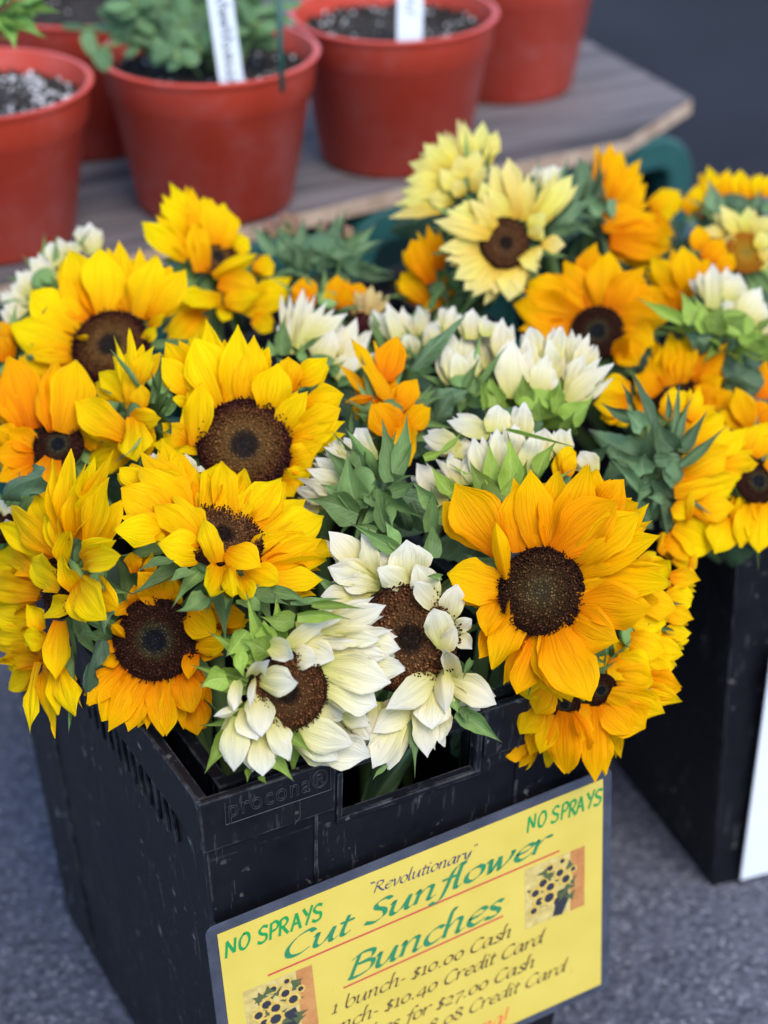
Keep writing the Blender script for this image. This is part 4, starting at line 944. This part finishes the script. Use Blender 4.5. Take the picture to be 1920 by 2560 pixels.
flower('H', (735, 990), 455, (.32, .02), 1.212, 'W', 'white sunflower with a wide brown eye hanging over the hand hole', '''
240,600,5,640,170;380,640,100,580,170;300,340,75,95,190,b;330,400,150,330,140;650,400,480,270,180;420,440,345,108,190,t;420,450,65,395,180,b;480,510,165,505,160,b;
650,230,540,0,130,S;940,320,930,0,170,S;650,260,248,20,130,S;450,1580,420,1840,140;620,1720,368,2005,170;700,1640,490,1912,140;680,1700,440,2082,230,b;800,1600,440,1782,190,b;
1150,1600,1535,1870,180,S;560,2050,438,2182,50,S;1120,1480,1160,1625,100,S;1200,1560,1250,1702,100,S;1040,1640,1000,1872,140;850,1520,900,1992,200;790,1650,800,2165,95,S;
760,440,725,168,290,b;780,540,478,405,180,b;1060,740,780,515,170,b;1000,700,800,365,210,b;1120,1370,1478,1545,240,b;1160,930,1275,1085,160,c;1160,930,1272,830,120;1050,1110,1130,880,170,t;
1110,850,1150,538,190,b;1060,1050,955,735,220,b;1150,1360,1035,1075,170,c;1000,1330,555,1585,220,b;960,1470,940,1752,260,b;1060,1300,1050,1625,170,f;1020,480,898,475,60,S;1270,1170,1200,1332,60,S''', 'C', sp=.026, el=.03, sep=SEP)
flower('G', (650, 860), 300, (.25, -.20), 1.165, 'W', 'white sunflower nearest the front corner with long petals brushing its white neighbour', '''
350,410,190,600,200,S;500,480,470,320,170,S;700,330,450,300,150,S;520,590,300,470,220,S;200,760,-5,830,190,S;300,560,330,760,110,S;430,600,330,650,120,S;
1180,1060,1250,1215,110;900,1300,1158,1388,90;690,1170,1258,1335,270,b;880,950,1090,1050,170;1100,1030,1255,1112,140;1250,430,1482,540,160,b;1240,620,1522,690,170,b;
870,400,1428,400,150;940,340,1378,220,160,b;950,520,1395,590,190,b;1020,400,1345,470,120,b;720,330,1085,290,90;640,470,965,318,120;780,440,1170,490,100,b;740,450,995,620,200,b;650,560,865,620,170,b;
680,1130,1140,1250,230,b;920,780,1312,960,250,b;930,640,1415,790,270,b;470,1270,700,1528,150,S;190,1150,38,1462,130,S;600,1150,838,1328,110,S;360,1430,350,1532,50,S;440,1480,492,1542,50,S;
230,1060,250,1448,190,b;400,1200,465,1482,170,b;580,1130,662,1255,100;480,1050,663,1370,150;300,980,425,1215,200,b;400,850,455,1190,200,b;230,1000,102,1040,80,f;200,880,260,1005,120,t;240,760,250,1000,120,t;
370,760,365,965,66,f;350,720,518,620,120,t;500,480,695,610,180,c;420,750,732,790,200,b;720,300,1122,322,100,S;830,210,1225,245,66,S''', 'C', sp=.03, el=.04, sep=SEPL)
flower('L', (900, 1760), 230, (-.55, .15), 1.275, 'W', 'half-closed white sunflower facing left with big green bracts, centre of the bunch', '''
1150,1800,1280,2157,480,L;1300,1900,1480,2157,330,L;520,1990,378,1920,110;560,1940,345,1870,90;990,1570,830,1295,200,b;850,1570,728,1370,150,b;720,1500,638,1395,90;680,1900,318,1800,160,b;
800,1590,560,1450,140,b;780,1690,488,1540,140,b;760,1830,342,1710,140,b;790,1790,418,1630,160,b;880,1620,780,1370,130,S;800,1720,555,1450,120,S;820,1920,530,1760,210,S;
1180,1680,1255,1165,150,S;1130,1740,1045,1215,200,S;850,1970,755,1480,230,S;1020,1940,985,1725,190,S;1000,1910,1105,1850,160,S;850,2010,425,1880,260,S;1080,2157,1000,1780,140,S;1440,2157,1472,1785,120,S;
1120,1830,1330,1730,130,S;1000,2150,778,2100,80,S;1480,1950,1300,1730,150,S''', None, sp=.05, el=0, sep=SEP)
flower('M', (700, 1400), 270, (.05, .70), 1.285, 'W', 'half-closed white sunflower facing up just behind the large gold one', '''
380,1070,105,980,200,b;600,980,288,868,180,b;370,1140,425,990,170;1380,1250,1275,1090,180,b;1150,1110,1130,918,160,b;980,1160,1010,918,170,b;640,950,670,745,220,b;850,980,862,727,190,b;
400,1340,308,1098,140,b;410,1340,205,1148,100;440,1340,450,1158,100;260,1480,65,1180,200,b;520,1310,478,1078,120;600,1290,550,978,110;560,1310,480,985,150;760,1150,790,885,160;660,1260,660,918,140;870,1260,930,938,150;
250,1100,402,940,55,S;120,1150,292,1080,75,S;330,1400,165,1188,120,S;640,1440,455,1158,160,S;620,1340,590,1005,110,S;960,1260,1102,1015,120,S;850,1360,885,1148,90,S;750,1400,738,955,170,S;700,1490,805,1250,100,S;280,1570,205,1510,160,S;180,1659,172,1355,90,S;
730,935,1255,1062,26,S''', None, sp=.05, el=0, sep=SEPL)
flower('M', (1180, 1190), 90, (.2, .6), 1.30, 'Y', 'small yellow petals poking up between white petals and the gold sunflower', '''
1120,1300,1110,1100,90;1150,1270,1200,1045,130,b;1180,1270,1240,1090,100''', None, recept=False, leaves=0)
flower('L', (540, 800), 200, (.1, .72), 1.41, 'W', 'half-closed white sunflower left of the orange profile one', '''
310,640,392,135,120;300,680,288,378,120;740,770,835,378,160;720,710,722,478,170;350,640,595,235,120;430,580,765,338,160;700,840,935,558,180,b;520,740,645,485,250,b;640,860,845,718,210,b;
230,690,240,355,140,S;150,690,105,555,130,S;390,730,378,588,80,S;400,640,575,520,56,S;620,850,745,728,100,S;680,940,875,870,100,S''', None, sp=.05, el=0, sep=SEP)
flower('L', (1230, 620), 190, (.05, .72), 1.45, 'W', 'half-closed white sunflower above the orange profile one', '''
1010,530,978,308,110;1080,530,1082,328,120;1390,550,1340,278,120;1280,570,1240,378,130;1560,520,1645,278,120;1480,610,1512,388,140;1420,630,1442,428,110;1200,630,1088,248,140;1300,710,1250,498,170,b;
1350,710,1218,428,100,S;1440,310,1575,100,56,S;1200,720,1180,560,120,S''', None, sp=.05, el=0, sep=SEP)
flower('L', (890, 420), 110, (0, .6), 1.48, 'B', 'withered buff sunflower with a wine-dark eye behind the white cups', '''
830,360,758,198,70;860,350,830,148,70;990,350,1105,188,70;960,350,1032,158,80;890,340,890,158,80;930,350,962,108,90''', 'M', sp=.02, leaves=0)
flower('M', (400, 590), 150, (-.05, .75), 1.385, 'W', 'cream half-closed sunflower between dark leaves, left of the wide white cup', '''
590,490,560,215,150,b;650,490,608,298,90;430,570,430,185,130;360,590,318,198,140;470,550,490,328,120;340,590,288,298,140;400,610,350,348,180,b;
500,660,478,480,90,S;30,490,425,85,130,L;130,760,455,640,210,L;420,620,542,378,60,S;200,900,330,640,200,L''', None, sp=.045, el=0, sep=SEP)
flower('M', (930, 740), 250, (.05, .72), 1.37, 'W', 'widest white cup-shaped sunflower with lime bracts, above the upward white one', '''
460,260,480,35,150;580,240,600,115,130;230,300,208,148,120;280,220,322,18,80;690,420,700,105,160,b;960,420,902,165,160;1340,480,1402,308,90;1200,460,1212,185,80;1090,440,1132,158,140;
800,570,740,265,210;900,500,880,245,150;1060,580,1050,245,140;1230,500,1342,215,110;1180,640,1302,375,140;1000,670,1082,478,130;1040,670,1112,558,110;950,680,1032,368,180,b;760,700,780,255,250,b;1170,720,1525,438,160,b;
1000,890,560,800,230,L;660,750,598,538,190,S;860,750,850,518,160,S;1000,860,970,688,160,S;1100,810,1130,538,120,S;1150,860,1385,678,210,S;1200,960,1232,800,130,S;1040,710,1122,578,56,S;560,790,530,558,56,S''', None, sp=.06, el=0, sep=SEPL)
flower('L', (1120, 1150), 150, (.35, .55), 1.345, 'O', 'orange sunflower in profile with pointed upright petals amid the white ones', '''
920,1010,830,1230,110;1000,1080,878,868,150;870,1290,922,1030,46,S;790,1330,790,1108,36,S;1060,900,1172,535,240,b;1180,1150,785,555,150;1180,1140,1335,888,180,b;960,1040,735,1080,80,f;
1200,1190,1335,1350,160;1200,1310,1448,1128,180,b;1180,1390,955,1098,240,b;1210,1210,1262,1615,190''', None, sp=.035, el=0, leaves=3)
flower('I', (640, 1050), 110, (-.1, -.45), 1.262, 'G', 'drooping yellow sunflower hanging over the crate rim left of the sign corner', '''
760,1050,770,1300,100;560,1150,520,1350,110;380,1400,213,1440,90;420,1400,288,1502,60;300,1150,128,1202,130;400,1260,162,1365,240,b;500,960,285,1185,180,c;540,980,470,1130,130,c;500,1100,400,1402,170,b;640,1110,655,1532,240,b;480,870,330,985,180,b;560,900,440,1120,170,b;470,1050,330,1260,190,b;540,1130,470,1395,150,b''', 'B', sp=.024)
flower('I', (890, 950), 115, (.25, -.40), 1.268, 'G', 'drooping golden sunflower whose petal tip touches the sign top corner', '''
1080,870,1448,940,230,b;1060,910,1452,1030,170;900,1080,912,1502,140;930,1060,985,1335,160;1000,830,1260,900,230,b;960,980,1330,1110,240,b;930,1030,1195,1222,260,b;760,1060,745,1330,150;900,1060,1100,1260,200,b;840,1080,850,1592,170,b''', 'B', sp=.024)
flower('I', (1060, 560), 170, (.75, .05), 1.285, 'Y', 'yellow sunflower seen from the side behind the large gold one, petals to the right', '''
1500,70,1555,105,130;1240,90,1372,170,180,c;1150,110,1335,60,130;1370,170,1578,195,140;1350,300,1532,310,160,b;1300,400,1528,465,150;1320,560,1512,560,120;1300,600,1502,610,90;1310,530,1442,572,50,S;1280,345,1472,362,34,S;
1050,530,1192,440,180,b;1130,630,1312,450,160,b;1250,770,1402,800,160;1180,650,1462,710,170,b;1000,650,1162,610,120;1000,710,1060,600,140,c;960,730,838,855,130;1100,700,1380,900,220,b;1080,420,1340,500,220,b;1120,330,1420,400,200,b;1080,600,1330,690,210,b;970,740,1067,893,180,b;1000,740,1242,820,200,b;860,742,932,772,28,S''', None, sp=.035, el=0)
flower('J', (330, 480), 150, (-.3, .5), 1.50, 'W', 'white sunflower behind the upper left yellow one, against a red pot', '''
680,280,660,45,140,b;500,320,430,158,130;560,290,510,188,120;430,370,368,188,140;420,500,298,338,140;380,470,218,308,140;330,540,198,398,130;250,560,118,408,140;200,580,78,508,120;230,710,-5,568,140;230,750,15,648,150;160,770,-5,698,130;
420,530,358,428,66,S;350,530,288,448,56,S''', None, sp=.04, el=0)
flower('J', (30, 960), 110, (-.3, .3), 1.44, 'O', 'sliver of an orange sunflower cut by the left edge, above the broad-petalled one', '''
70,1010,0,775,170,b;60,1060,-45,895,190,b''', None, leaves=0)
flower('D', (10, 660), 110, (-.3, .1), 1.29, 'W', 'white sunflower with a dark eye cut by the left edge below a dark leaf', '''
115,680,15,520,130,b;100,700,40,600,100;-20,560,20,470,120''', 'B', leaves=1)
# ------------------------------------------------------------------ sunflowers, right crate
flower('Q', (840, 900), 210, (.70, .05), 1.375, 'Y', 'large yellow sunflower turned right, its green back and bracts showing', '''
640,940,420,780,210,L;700,840,165,575,290,L;500,920,290,1010,260,L;760,1000,690,1360,320,L;560,1200,720,1400,220,L;860,1400,830,1190,220,L;780,460,980,255,180;1010,500,1092,215,130;880,420,880,278,100;
880,1640,1065,1700,160;800,1500,1085,1625,210;760,1600,852,1420,140;1250,820,1485,555,160;1350,1300,1545,1180,210,b;880,1380,1215,1565,290,b;950,660,1305,465,230,b;1000,760,1415,640,230,b;1220,900,1575,860,160,b;
1040,1140,1395,1030,210;880,1080,1445,960,240;930,960,1345,715,240,b;880,1200,1025,1320,180;1030,1240,1385,1220,200,b;1000,1330,1022,1075,80,f;
560,500,265,350,100,S;520,370,438,178,50,S;720,570,528,78,130,S;830,490,830,248,60,S;880,630,932,158,80,S;900,670,1042,288,70,S;880,750,735,480,210,S;920,750,1155,418,120,S;930,880,1325,538,90,S;720,830,925,800,130,S;620,570,475,420,160,S;
600,1090,318,788,100,S;590,1080,735,1000,50,S;870,1060,778,858,70,S;780,1180,648,1138,100,S;190,800,355,688,100,S;640,950,650,760,180,S''', None, sp=.06, el=0, crate_=2, sep=SEPB)
flower('Q', (1575, 1010), 190, (.25, .25), 1.40, 'Y', 'yellow sunflower with a dark eye cut by the right edge above the right crate', '''
1300,1330,1220,1605,260,b;1500,760,1655,515,240;1660,900,1805,800,210;1540,1180,1430,1565,190,b;1640,1150,1705,1500,230;1600,1160,1580,1605,240,b''', 'B', crate_=2)
flower('Q', (1510, 520), 110, (.2, .4), 1.46, 'O', 'orange sunflower with curled petals near the right edge, above the turned one', '''
1600,320,1645,0,160;1480,500,1255,300,120;1540,620,1625,760,230,b;1560,500,1700,380,210,b;1500,540,1245,420,160;1510,570,1385,225,200,b''', None, crate_=2, recept=False, sp=.03)
flower('P', (1085, 925), 140, (-.15, .55), 1.47, 'O', 'small-eyed orange sunflower with many narrow petals, right of the white cups', '''
1280,1050,1445,920,120;960,1000,828,960,150;1000,900,930,738,130;1050,890,1008,648,120;1080,880,1068,556,120;1110,870,1122,598,110;1150,870,1182,556,130;1190,860,1232,618,110;1210,860,1335,576,110;1220,870,1415,628,120;1230,880,1475,700,76;
980,940,838,825,160;1260,900,1385,838,130;1250,1000,1345,880,140''', 'B', crate_=2, sp=.012)
flower('P', (760, 980), 90, (-.3, .3), 1.44, 'Y', 'half-hidden yellow sunflower between the wide white cup and green bracts', '''
780,1080,740,1135,90;760,1060,635,1085,110;820,900,635,895,140,b;800,980,598,1000,150,b''', None, crate_=2, leaves=1, recept=False)
flower('P', (620, 560), 165, (-.15, .25), 1.50, 'O', 'deep orange sunflower with a dark eye behind the wide white cup', '''
500,220,612,15,130;760,480,985,285,190;480,510,138,545,190;500,480,105,390,240,b;530,420,188,255,240,b;550,420,435,278,160;560,400,418,125,190;640,400,692,68,210,b;690,430,905,165,180;740,470,1055,485,200;
780,550,965,640,210,b;780,640,872,765,180,b;740,730,815,598,120,c''', 'B', crate_=2, sp=.012)
flower('P', (1450, 540), 190, (.15, .65), 1.48, 'W', 'cream cup-shaped sunflower with lime bracts at the right edge', '''
1290,360,1238,188,90;1400,380,1485,198,160,b;1320,420,1322,138,130,b;1590,570,1690,470,140;1560,510,1645,378,140,b;1440,460,1400,368,120;1480,490,1615,288,160,b;
1350,660,1150,560,160,L;1620,900,1400,760,210,L;1500,860,1400,700,210,L;1140,510,858,350,90,S;1210,510,1128,308,120,S;1270,570,1250,398,120,S;1330,570,1392,388,140,S;1420,570,1535,448,140,S;1560,670,1625,538,180,S;1600,700,1690,600,150,S''', None, crate_=2, sp=.05, el=0, sep=SEPL)
flower('O', (1480, 930), 165, (.1, .1), 1.57, 'P', 'pale sunflower with a burnt-orange eye cut by the right edge', '''
1330,790,1148,738,90;1400,840,1298,828,100;1590,1060,1685,1000,100;1600,970,1685,900,120;1420,800,1278,555,130,b;1570,890,1655,778,130;1480,780,1502,555,110;1540,810,1665,638,150,b''', 'R', crate_=2)
flower('O', (1400, 560), 190, (.1, .8), 1.66, 'Y', 'yellow sunflower in the top right corner of the flowers, petals upright', '''
1000,630,1200,690,130,L;1060,610,1182,398,140;1150,650,1130,368,190,b;1230,480,1180,238,120;1290,490,1290,298,120;1350,490,1340,268,120;1430,500,1442,268,130;1490,500,1502,328,110;1580,490,1602,298,120;1650,490,1685,308,120;
1240,610,1178,328,130,S;1320,620,1260,460,120,S;1420,640,1440,500,120,S;1560,600,1592,428,110,S;1660,620,1680,460,110,S''', None, crate_=2, sp=.04, el=0, sep=SEPB)
flower('O', (400, 600), 150, (.72, .2), 1.60, 'O', 'orange sunflower in profile in front of the green bin', '''
300,560,178,178,170,L;250,730,15,680,130,L;700,640,885,880,160;320,480,300,105,120;370,490,400,55,150;400,520,492,105,140;420,530,645,185,130;440,540,665,298,140;500,560,685,438,130;350,650,645,588,140;340,730,765,638,180;400,770,855,778,200,b;430,890,885,900,160;400,860,805,955,160;330,620,200,448,110,S''', None, crate_=2, sp=.04, el=0, sep=SEPB)
flower('O', (860, 580), 90, (.2, .3), 1.66, 'Y', 'dull yellow sunflower showing few petals below the green bin corner', '''
720,570,1005,515,160,b;1000,610,1152,398,140;760,620,900,660,150''', None, crate_=2, leaves=1, recept=False)
flower('O', (1000, 1250), 130, (-.1, .4), 1.54, 'O', 'amber sunflower of tall pointed petals left of the cream cup', '''
950,1400,898,895,130;1120,910,1102,715,160;1150,990,1315,825,180;1270,1090,1375,935,150;1060,1210,1185,975,180;880,1400,635,1230,190,b;900,1390,850,1125,180;960,1290,735,955,180,b;1020,1290,978,875,210,b''', None, crate_=2, sp=.03, leaves=1, recept=False)
flower('N', (430, 1420), 120, (-.4, .2), 1.53, 'O', 'orange sunflower in shade under the pale lemon pair', '''
500,1530,460,1300,160;460,1500,298,1485,210,b;330,1500,135,1278,190,b;420,1260,350,895,140;380,1360,218,1018,200,b''', None, crate_=2, sp=.03, leaves=1)
flower('N', (600, 600), 170, (-.45, .35), 1.56, 'P', 'pale lemon sunflower turned away, the higher and left one of the lemon pair', '''
650,520,590,55,140;700,500,640,65,130;760,470,792,75,160;800,450,842,198,120;600,500,428,165,130;560,470,315,248,160;520,500,195,405,160;500,570,168,540,150;500,630,178,640,140;480,690,115,720,150;460,790,35,842,100;
560,710,348,680,140;650,580,600,345,160;700,580,740,298,150;620,620,448,448,160;720,640,822,428,150;640,660,558,560,130''', None, crate_=2, sp=.03, el=0)
flower('N', (965, 1045), 205, (.28, .0), 1.50, 'P', 'pale lemon sunflower with a dark brown eye facing the camera', '''
760,800,558,760,120;850,720,778,558,130;1050,830,848,415,160;1080,830,990,365,150;1130,850,1152,478,100;1240,870,1505,498,140;1000,850,828,598,140;920,880,778,638,120;880,910,688,698,130;850,960,638,900,130;
830,980,395,868,150;800,1050,438,1090,150;800,1110,488,1182,140;820,1180,558,1332,160;860,1220,638,1422,150;920,1260,698,1482,130;960,1270,880,1452,160;1000,1270,1000,1505,210,b;1050,1240,1082,1422,160;
1190,930,1292,800,130;1200,1000,1252,900,120;1290,1060,1445,1060,130,b;1190,1100,1252,1182,120;1110,1130,1222,1282,120''', 'C', crate_=2, sp=.016)
flower('N', (1350, 700), 120, (.3, .6), 1.55, 'W', 'greenish white sunflower bud just right of the lemon pair', '''
1230,640,1240,418,130;1330,620,1362,418,130;1290,640,1300,438,110;1420,800,1505,738,130;1500,810,1562,348,130,L;1350,940,1605,698,190,L;1330,970,1655,900,90,S;1400,760,1300,600,120,S;1450,760,1420,560,120,S''', None, crate_=2, sp=.04, el=0, sep=SEPB)

# ------------------------------------------------------------------ plants in the pots
def plant(pidx, name, label, leaves_spec, mat, shape, stems):
    root_p, mw, h, rt, zs_ = pots[pidx]; base = mw.to_translation() + Vector((0, 0, zs_))
    root = empty(name, base, label, 'plant'); rnd = random.Random(pidx + 50)
    for pts in stems:
        mb = MB(); mb.tube([base] + pts if pts[0] is None else pts, 0.0018, 6); mb.build('stem', STEM, root, smooth=True)
    for (P, d, L_, w_, N_) in leaves_spec:
        place_blade('leaf', shape, P, P + d * L_, w_, N_, mat, root, rnd)
    return root
# bushy blue-green plant: leaves on arching twigs over the pot
rnd = random.Random(4); spec = []; stems = []
b2 = pots[1][1].to_translation() + Vector((0, 0, pots[1][4]))
tw = [((262, 20), 1.74), ((210, 70), 1.73), ((300, 60), 1.72), ((330, 10), 1.70), ((400, 30), 1.70), ((450, 60), 1.70), ((500, 20), 1.69), ((430, 110), 1.69), ((370, 90), 1.71), ((620, 20), 1.70), ((660, 60), 1.70), ((700, 10), 1.72), ((250, 120), 1.72), ((480, -60), 1.70), ((350, -60), 1.74), ((580, -60), 1.72), ((440, 150), 1.66), ((500, 130), 1.67), ((600, 70), 1.71)]
for (p, d) in tw:
    E_ = at(p[0], p[1], d + (.10 if 470 < p[0] < 660 else .075)); S_ = b2 + Vector((rnd.uniform(-.03, .03), rnd.uniform(-.03, .03), 0)) ; mid = S_.lerp(E_, .5) + Vector((0, 0, .03))
    pts = []
    for k in range(7):
        t = k / 6; pts.append(S_.lerp(mid, t).lerp(mid.lerp(E_, t), t))
    stems.append(pts)
    for k in range(11):
        t = rnd.uniform(.35, 1.0); P = S_.lerp(mid, t).lerp(mid.lerp(E_, t), t)
        a = rnd.uniform(0, 6.28); dr = (RT * math.cos(a) + UP * math.sin(a) * .8 - FW * rnd.uniform(-.2, .6)).normalized()
        spec.append((P, dr, rnd.uniform(.017, .029), rnd.uniform(.011, .018), (-FW + UP * .5 + RT * rnd.uniform(-.6, .6)).normalized()))
plant(1, 'berry_plant', 'bushy blue-green round-leaved plant growing in a red pot', spec, BLUEB, 'o', stems)
# bright green plant at the left edge
spec = []; stems = []; b1 = pots[0][1].to_translation() + Vector((0, 0, pots[0][4]))
ctr = at(20, 20, 1.60)
stems.append([b1 + (ctr - b1) * t + Vector((0, 0, .02 * math.sin(3.14 * t))) for t in (0, .25, .5, .75, 1)])
for (p, q, w_) in (((20, 30), (118, 98), .020), ((20, 15), (150, 28), .022), ((10, 40), (38, 125), .022), ((0, 10), (60, -60), .03), ((10, 0), (-60, 60), .03), ((30, 50), (100, 60), .014), ((40, 20), (90, 40), .016), ((0, 30), (10, 100), .02), ((60, 0), (130, -20), .02)):
    P = at(p[0], p[1], 1.60); Q = at(q[0], q[1], 1.585); spec.append((P, (Q - P).normalized(), (Q - P).length, w_, (-FW + UP * .7).normalized()))
plant(0, 'young_plant', 'bright green leafy plant at the top left edge', spec, BRIGHT, 'S', stems)
# stake
CANE = plain('green_cane', (0.02, 0.075, 0.06), 0.5)
mb = MB(); q0 = at(703, 145, 1.71); mb.tube([q0 + Vector((0, 0, -.03)), at(694, -60, 1.69)], 0.0026, 8)
o = mb.build('plant_stake', CANE, None, smooth=True); tag(o, 'thin dark green stake stuck in the pot of the bushy plant', 'stake')
# white tags
TAG = plain('tag_plastic', (0.55, 0.58, 0.62), 0.35, 0.4)
PENCIL = plain('pencil_marks', (0.03, 0.03, 0.035), 0.6)
def plant_tag(pxs, d0, d1, label, scrawl):
    (xa, ya), (xb, yb), wpx = pxs
    P0 = at(xa, ya, d0); P1 = at(xb, yb, d1); ax = (P1 - P0).normalized(); side = (RT - ax * RT.dot(ax)).normalized(); nn = side.cross(ax)
    if nn.dot(FW) > 0: nn = -nn
    hw = wpx / 2 * d0 / FPX; th = 0.0006
    def pt(u, v, o): return P0 + ax * u + side * v + nn * o
    Ln = (P1 - P0).length
    root = empty('plant_tag', P0, label, 'plant tag')
    mb = MB(); out = [(-.012, 0), (0, -hw), (Ln, -hw), (Ln, hw), (0, hw)]
    n = len(out); V = [pt(u, v, 0) for u, v in out] + [pt(u, v, th) for u, v in out]
    mb.add(V, [tuple(range(n)), tuple(range(n, 2 * n))] + [(i, (i + 1) % n, n + (i + 1) % n, n + i) for i in range(n)])
    mb.build('tag_strip', TAG, root)
    mb = MB()
    for st in scrawl:
        pts = smooth_pts(st, 4)
        mb.tube([pt(u * Ln, v * hw, th + .0002) for u, v in pts], 0.0007, 4)
    mb.build('pencil_writing', PENCIL, root)
r_ = random.Random(2); scr = []
u = .10
while u < .98:     # faint handwriting running up the tag
    k = r_.choice((0, 1, 2))
    if k == 0: scr.append([(u, -.35), (u + .05, .30), (u + .03, .05), (u + .07, -.3)])
    elif k == 1: scr.append([(u, .2), (u + .03, -.25), (u + .06, .15), (u + .02, .25), (u + .05, -.1)])
    else: scr.append([(u, -.3), (u + .04, .6), (u + .055, -.25)])
    u += .075
plant_tag(((584, 240), (545, -40), 62), 1.772, 1.745, 'white plastic tag with pencil writing in the bushy plant pot', scr)
plant_tag(((1024, 128), (1026, -40), 64), 1.875, 1.862, 'white plastic tag in the bare soil of the pot at right', [[(.55, .45), (.62, -.3)], [(.66, -.35), (.74, .25), (.80, -.2)], [(.88, .3), (.96, -.3)]])
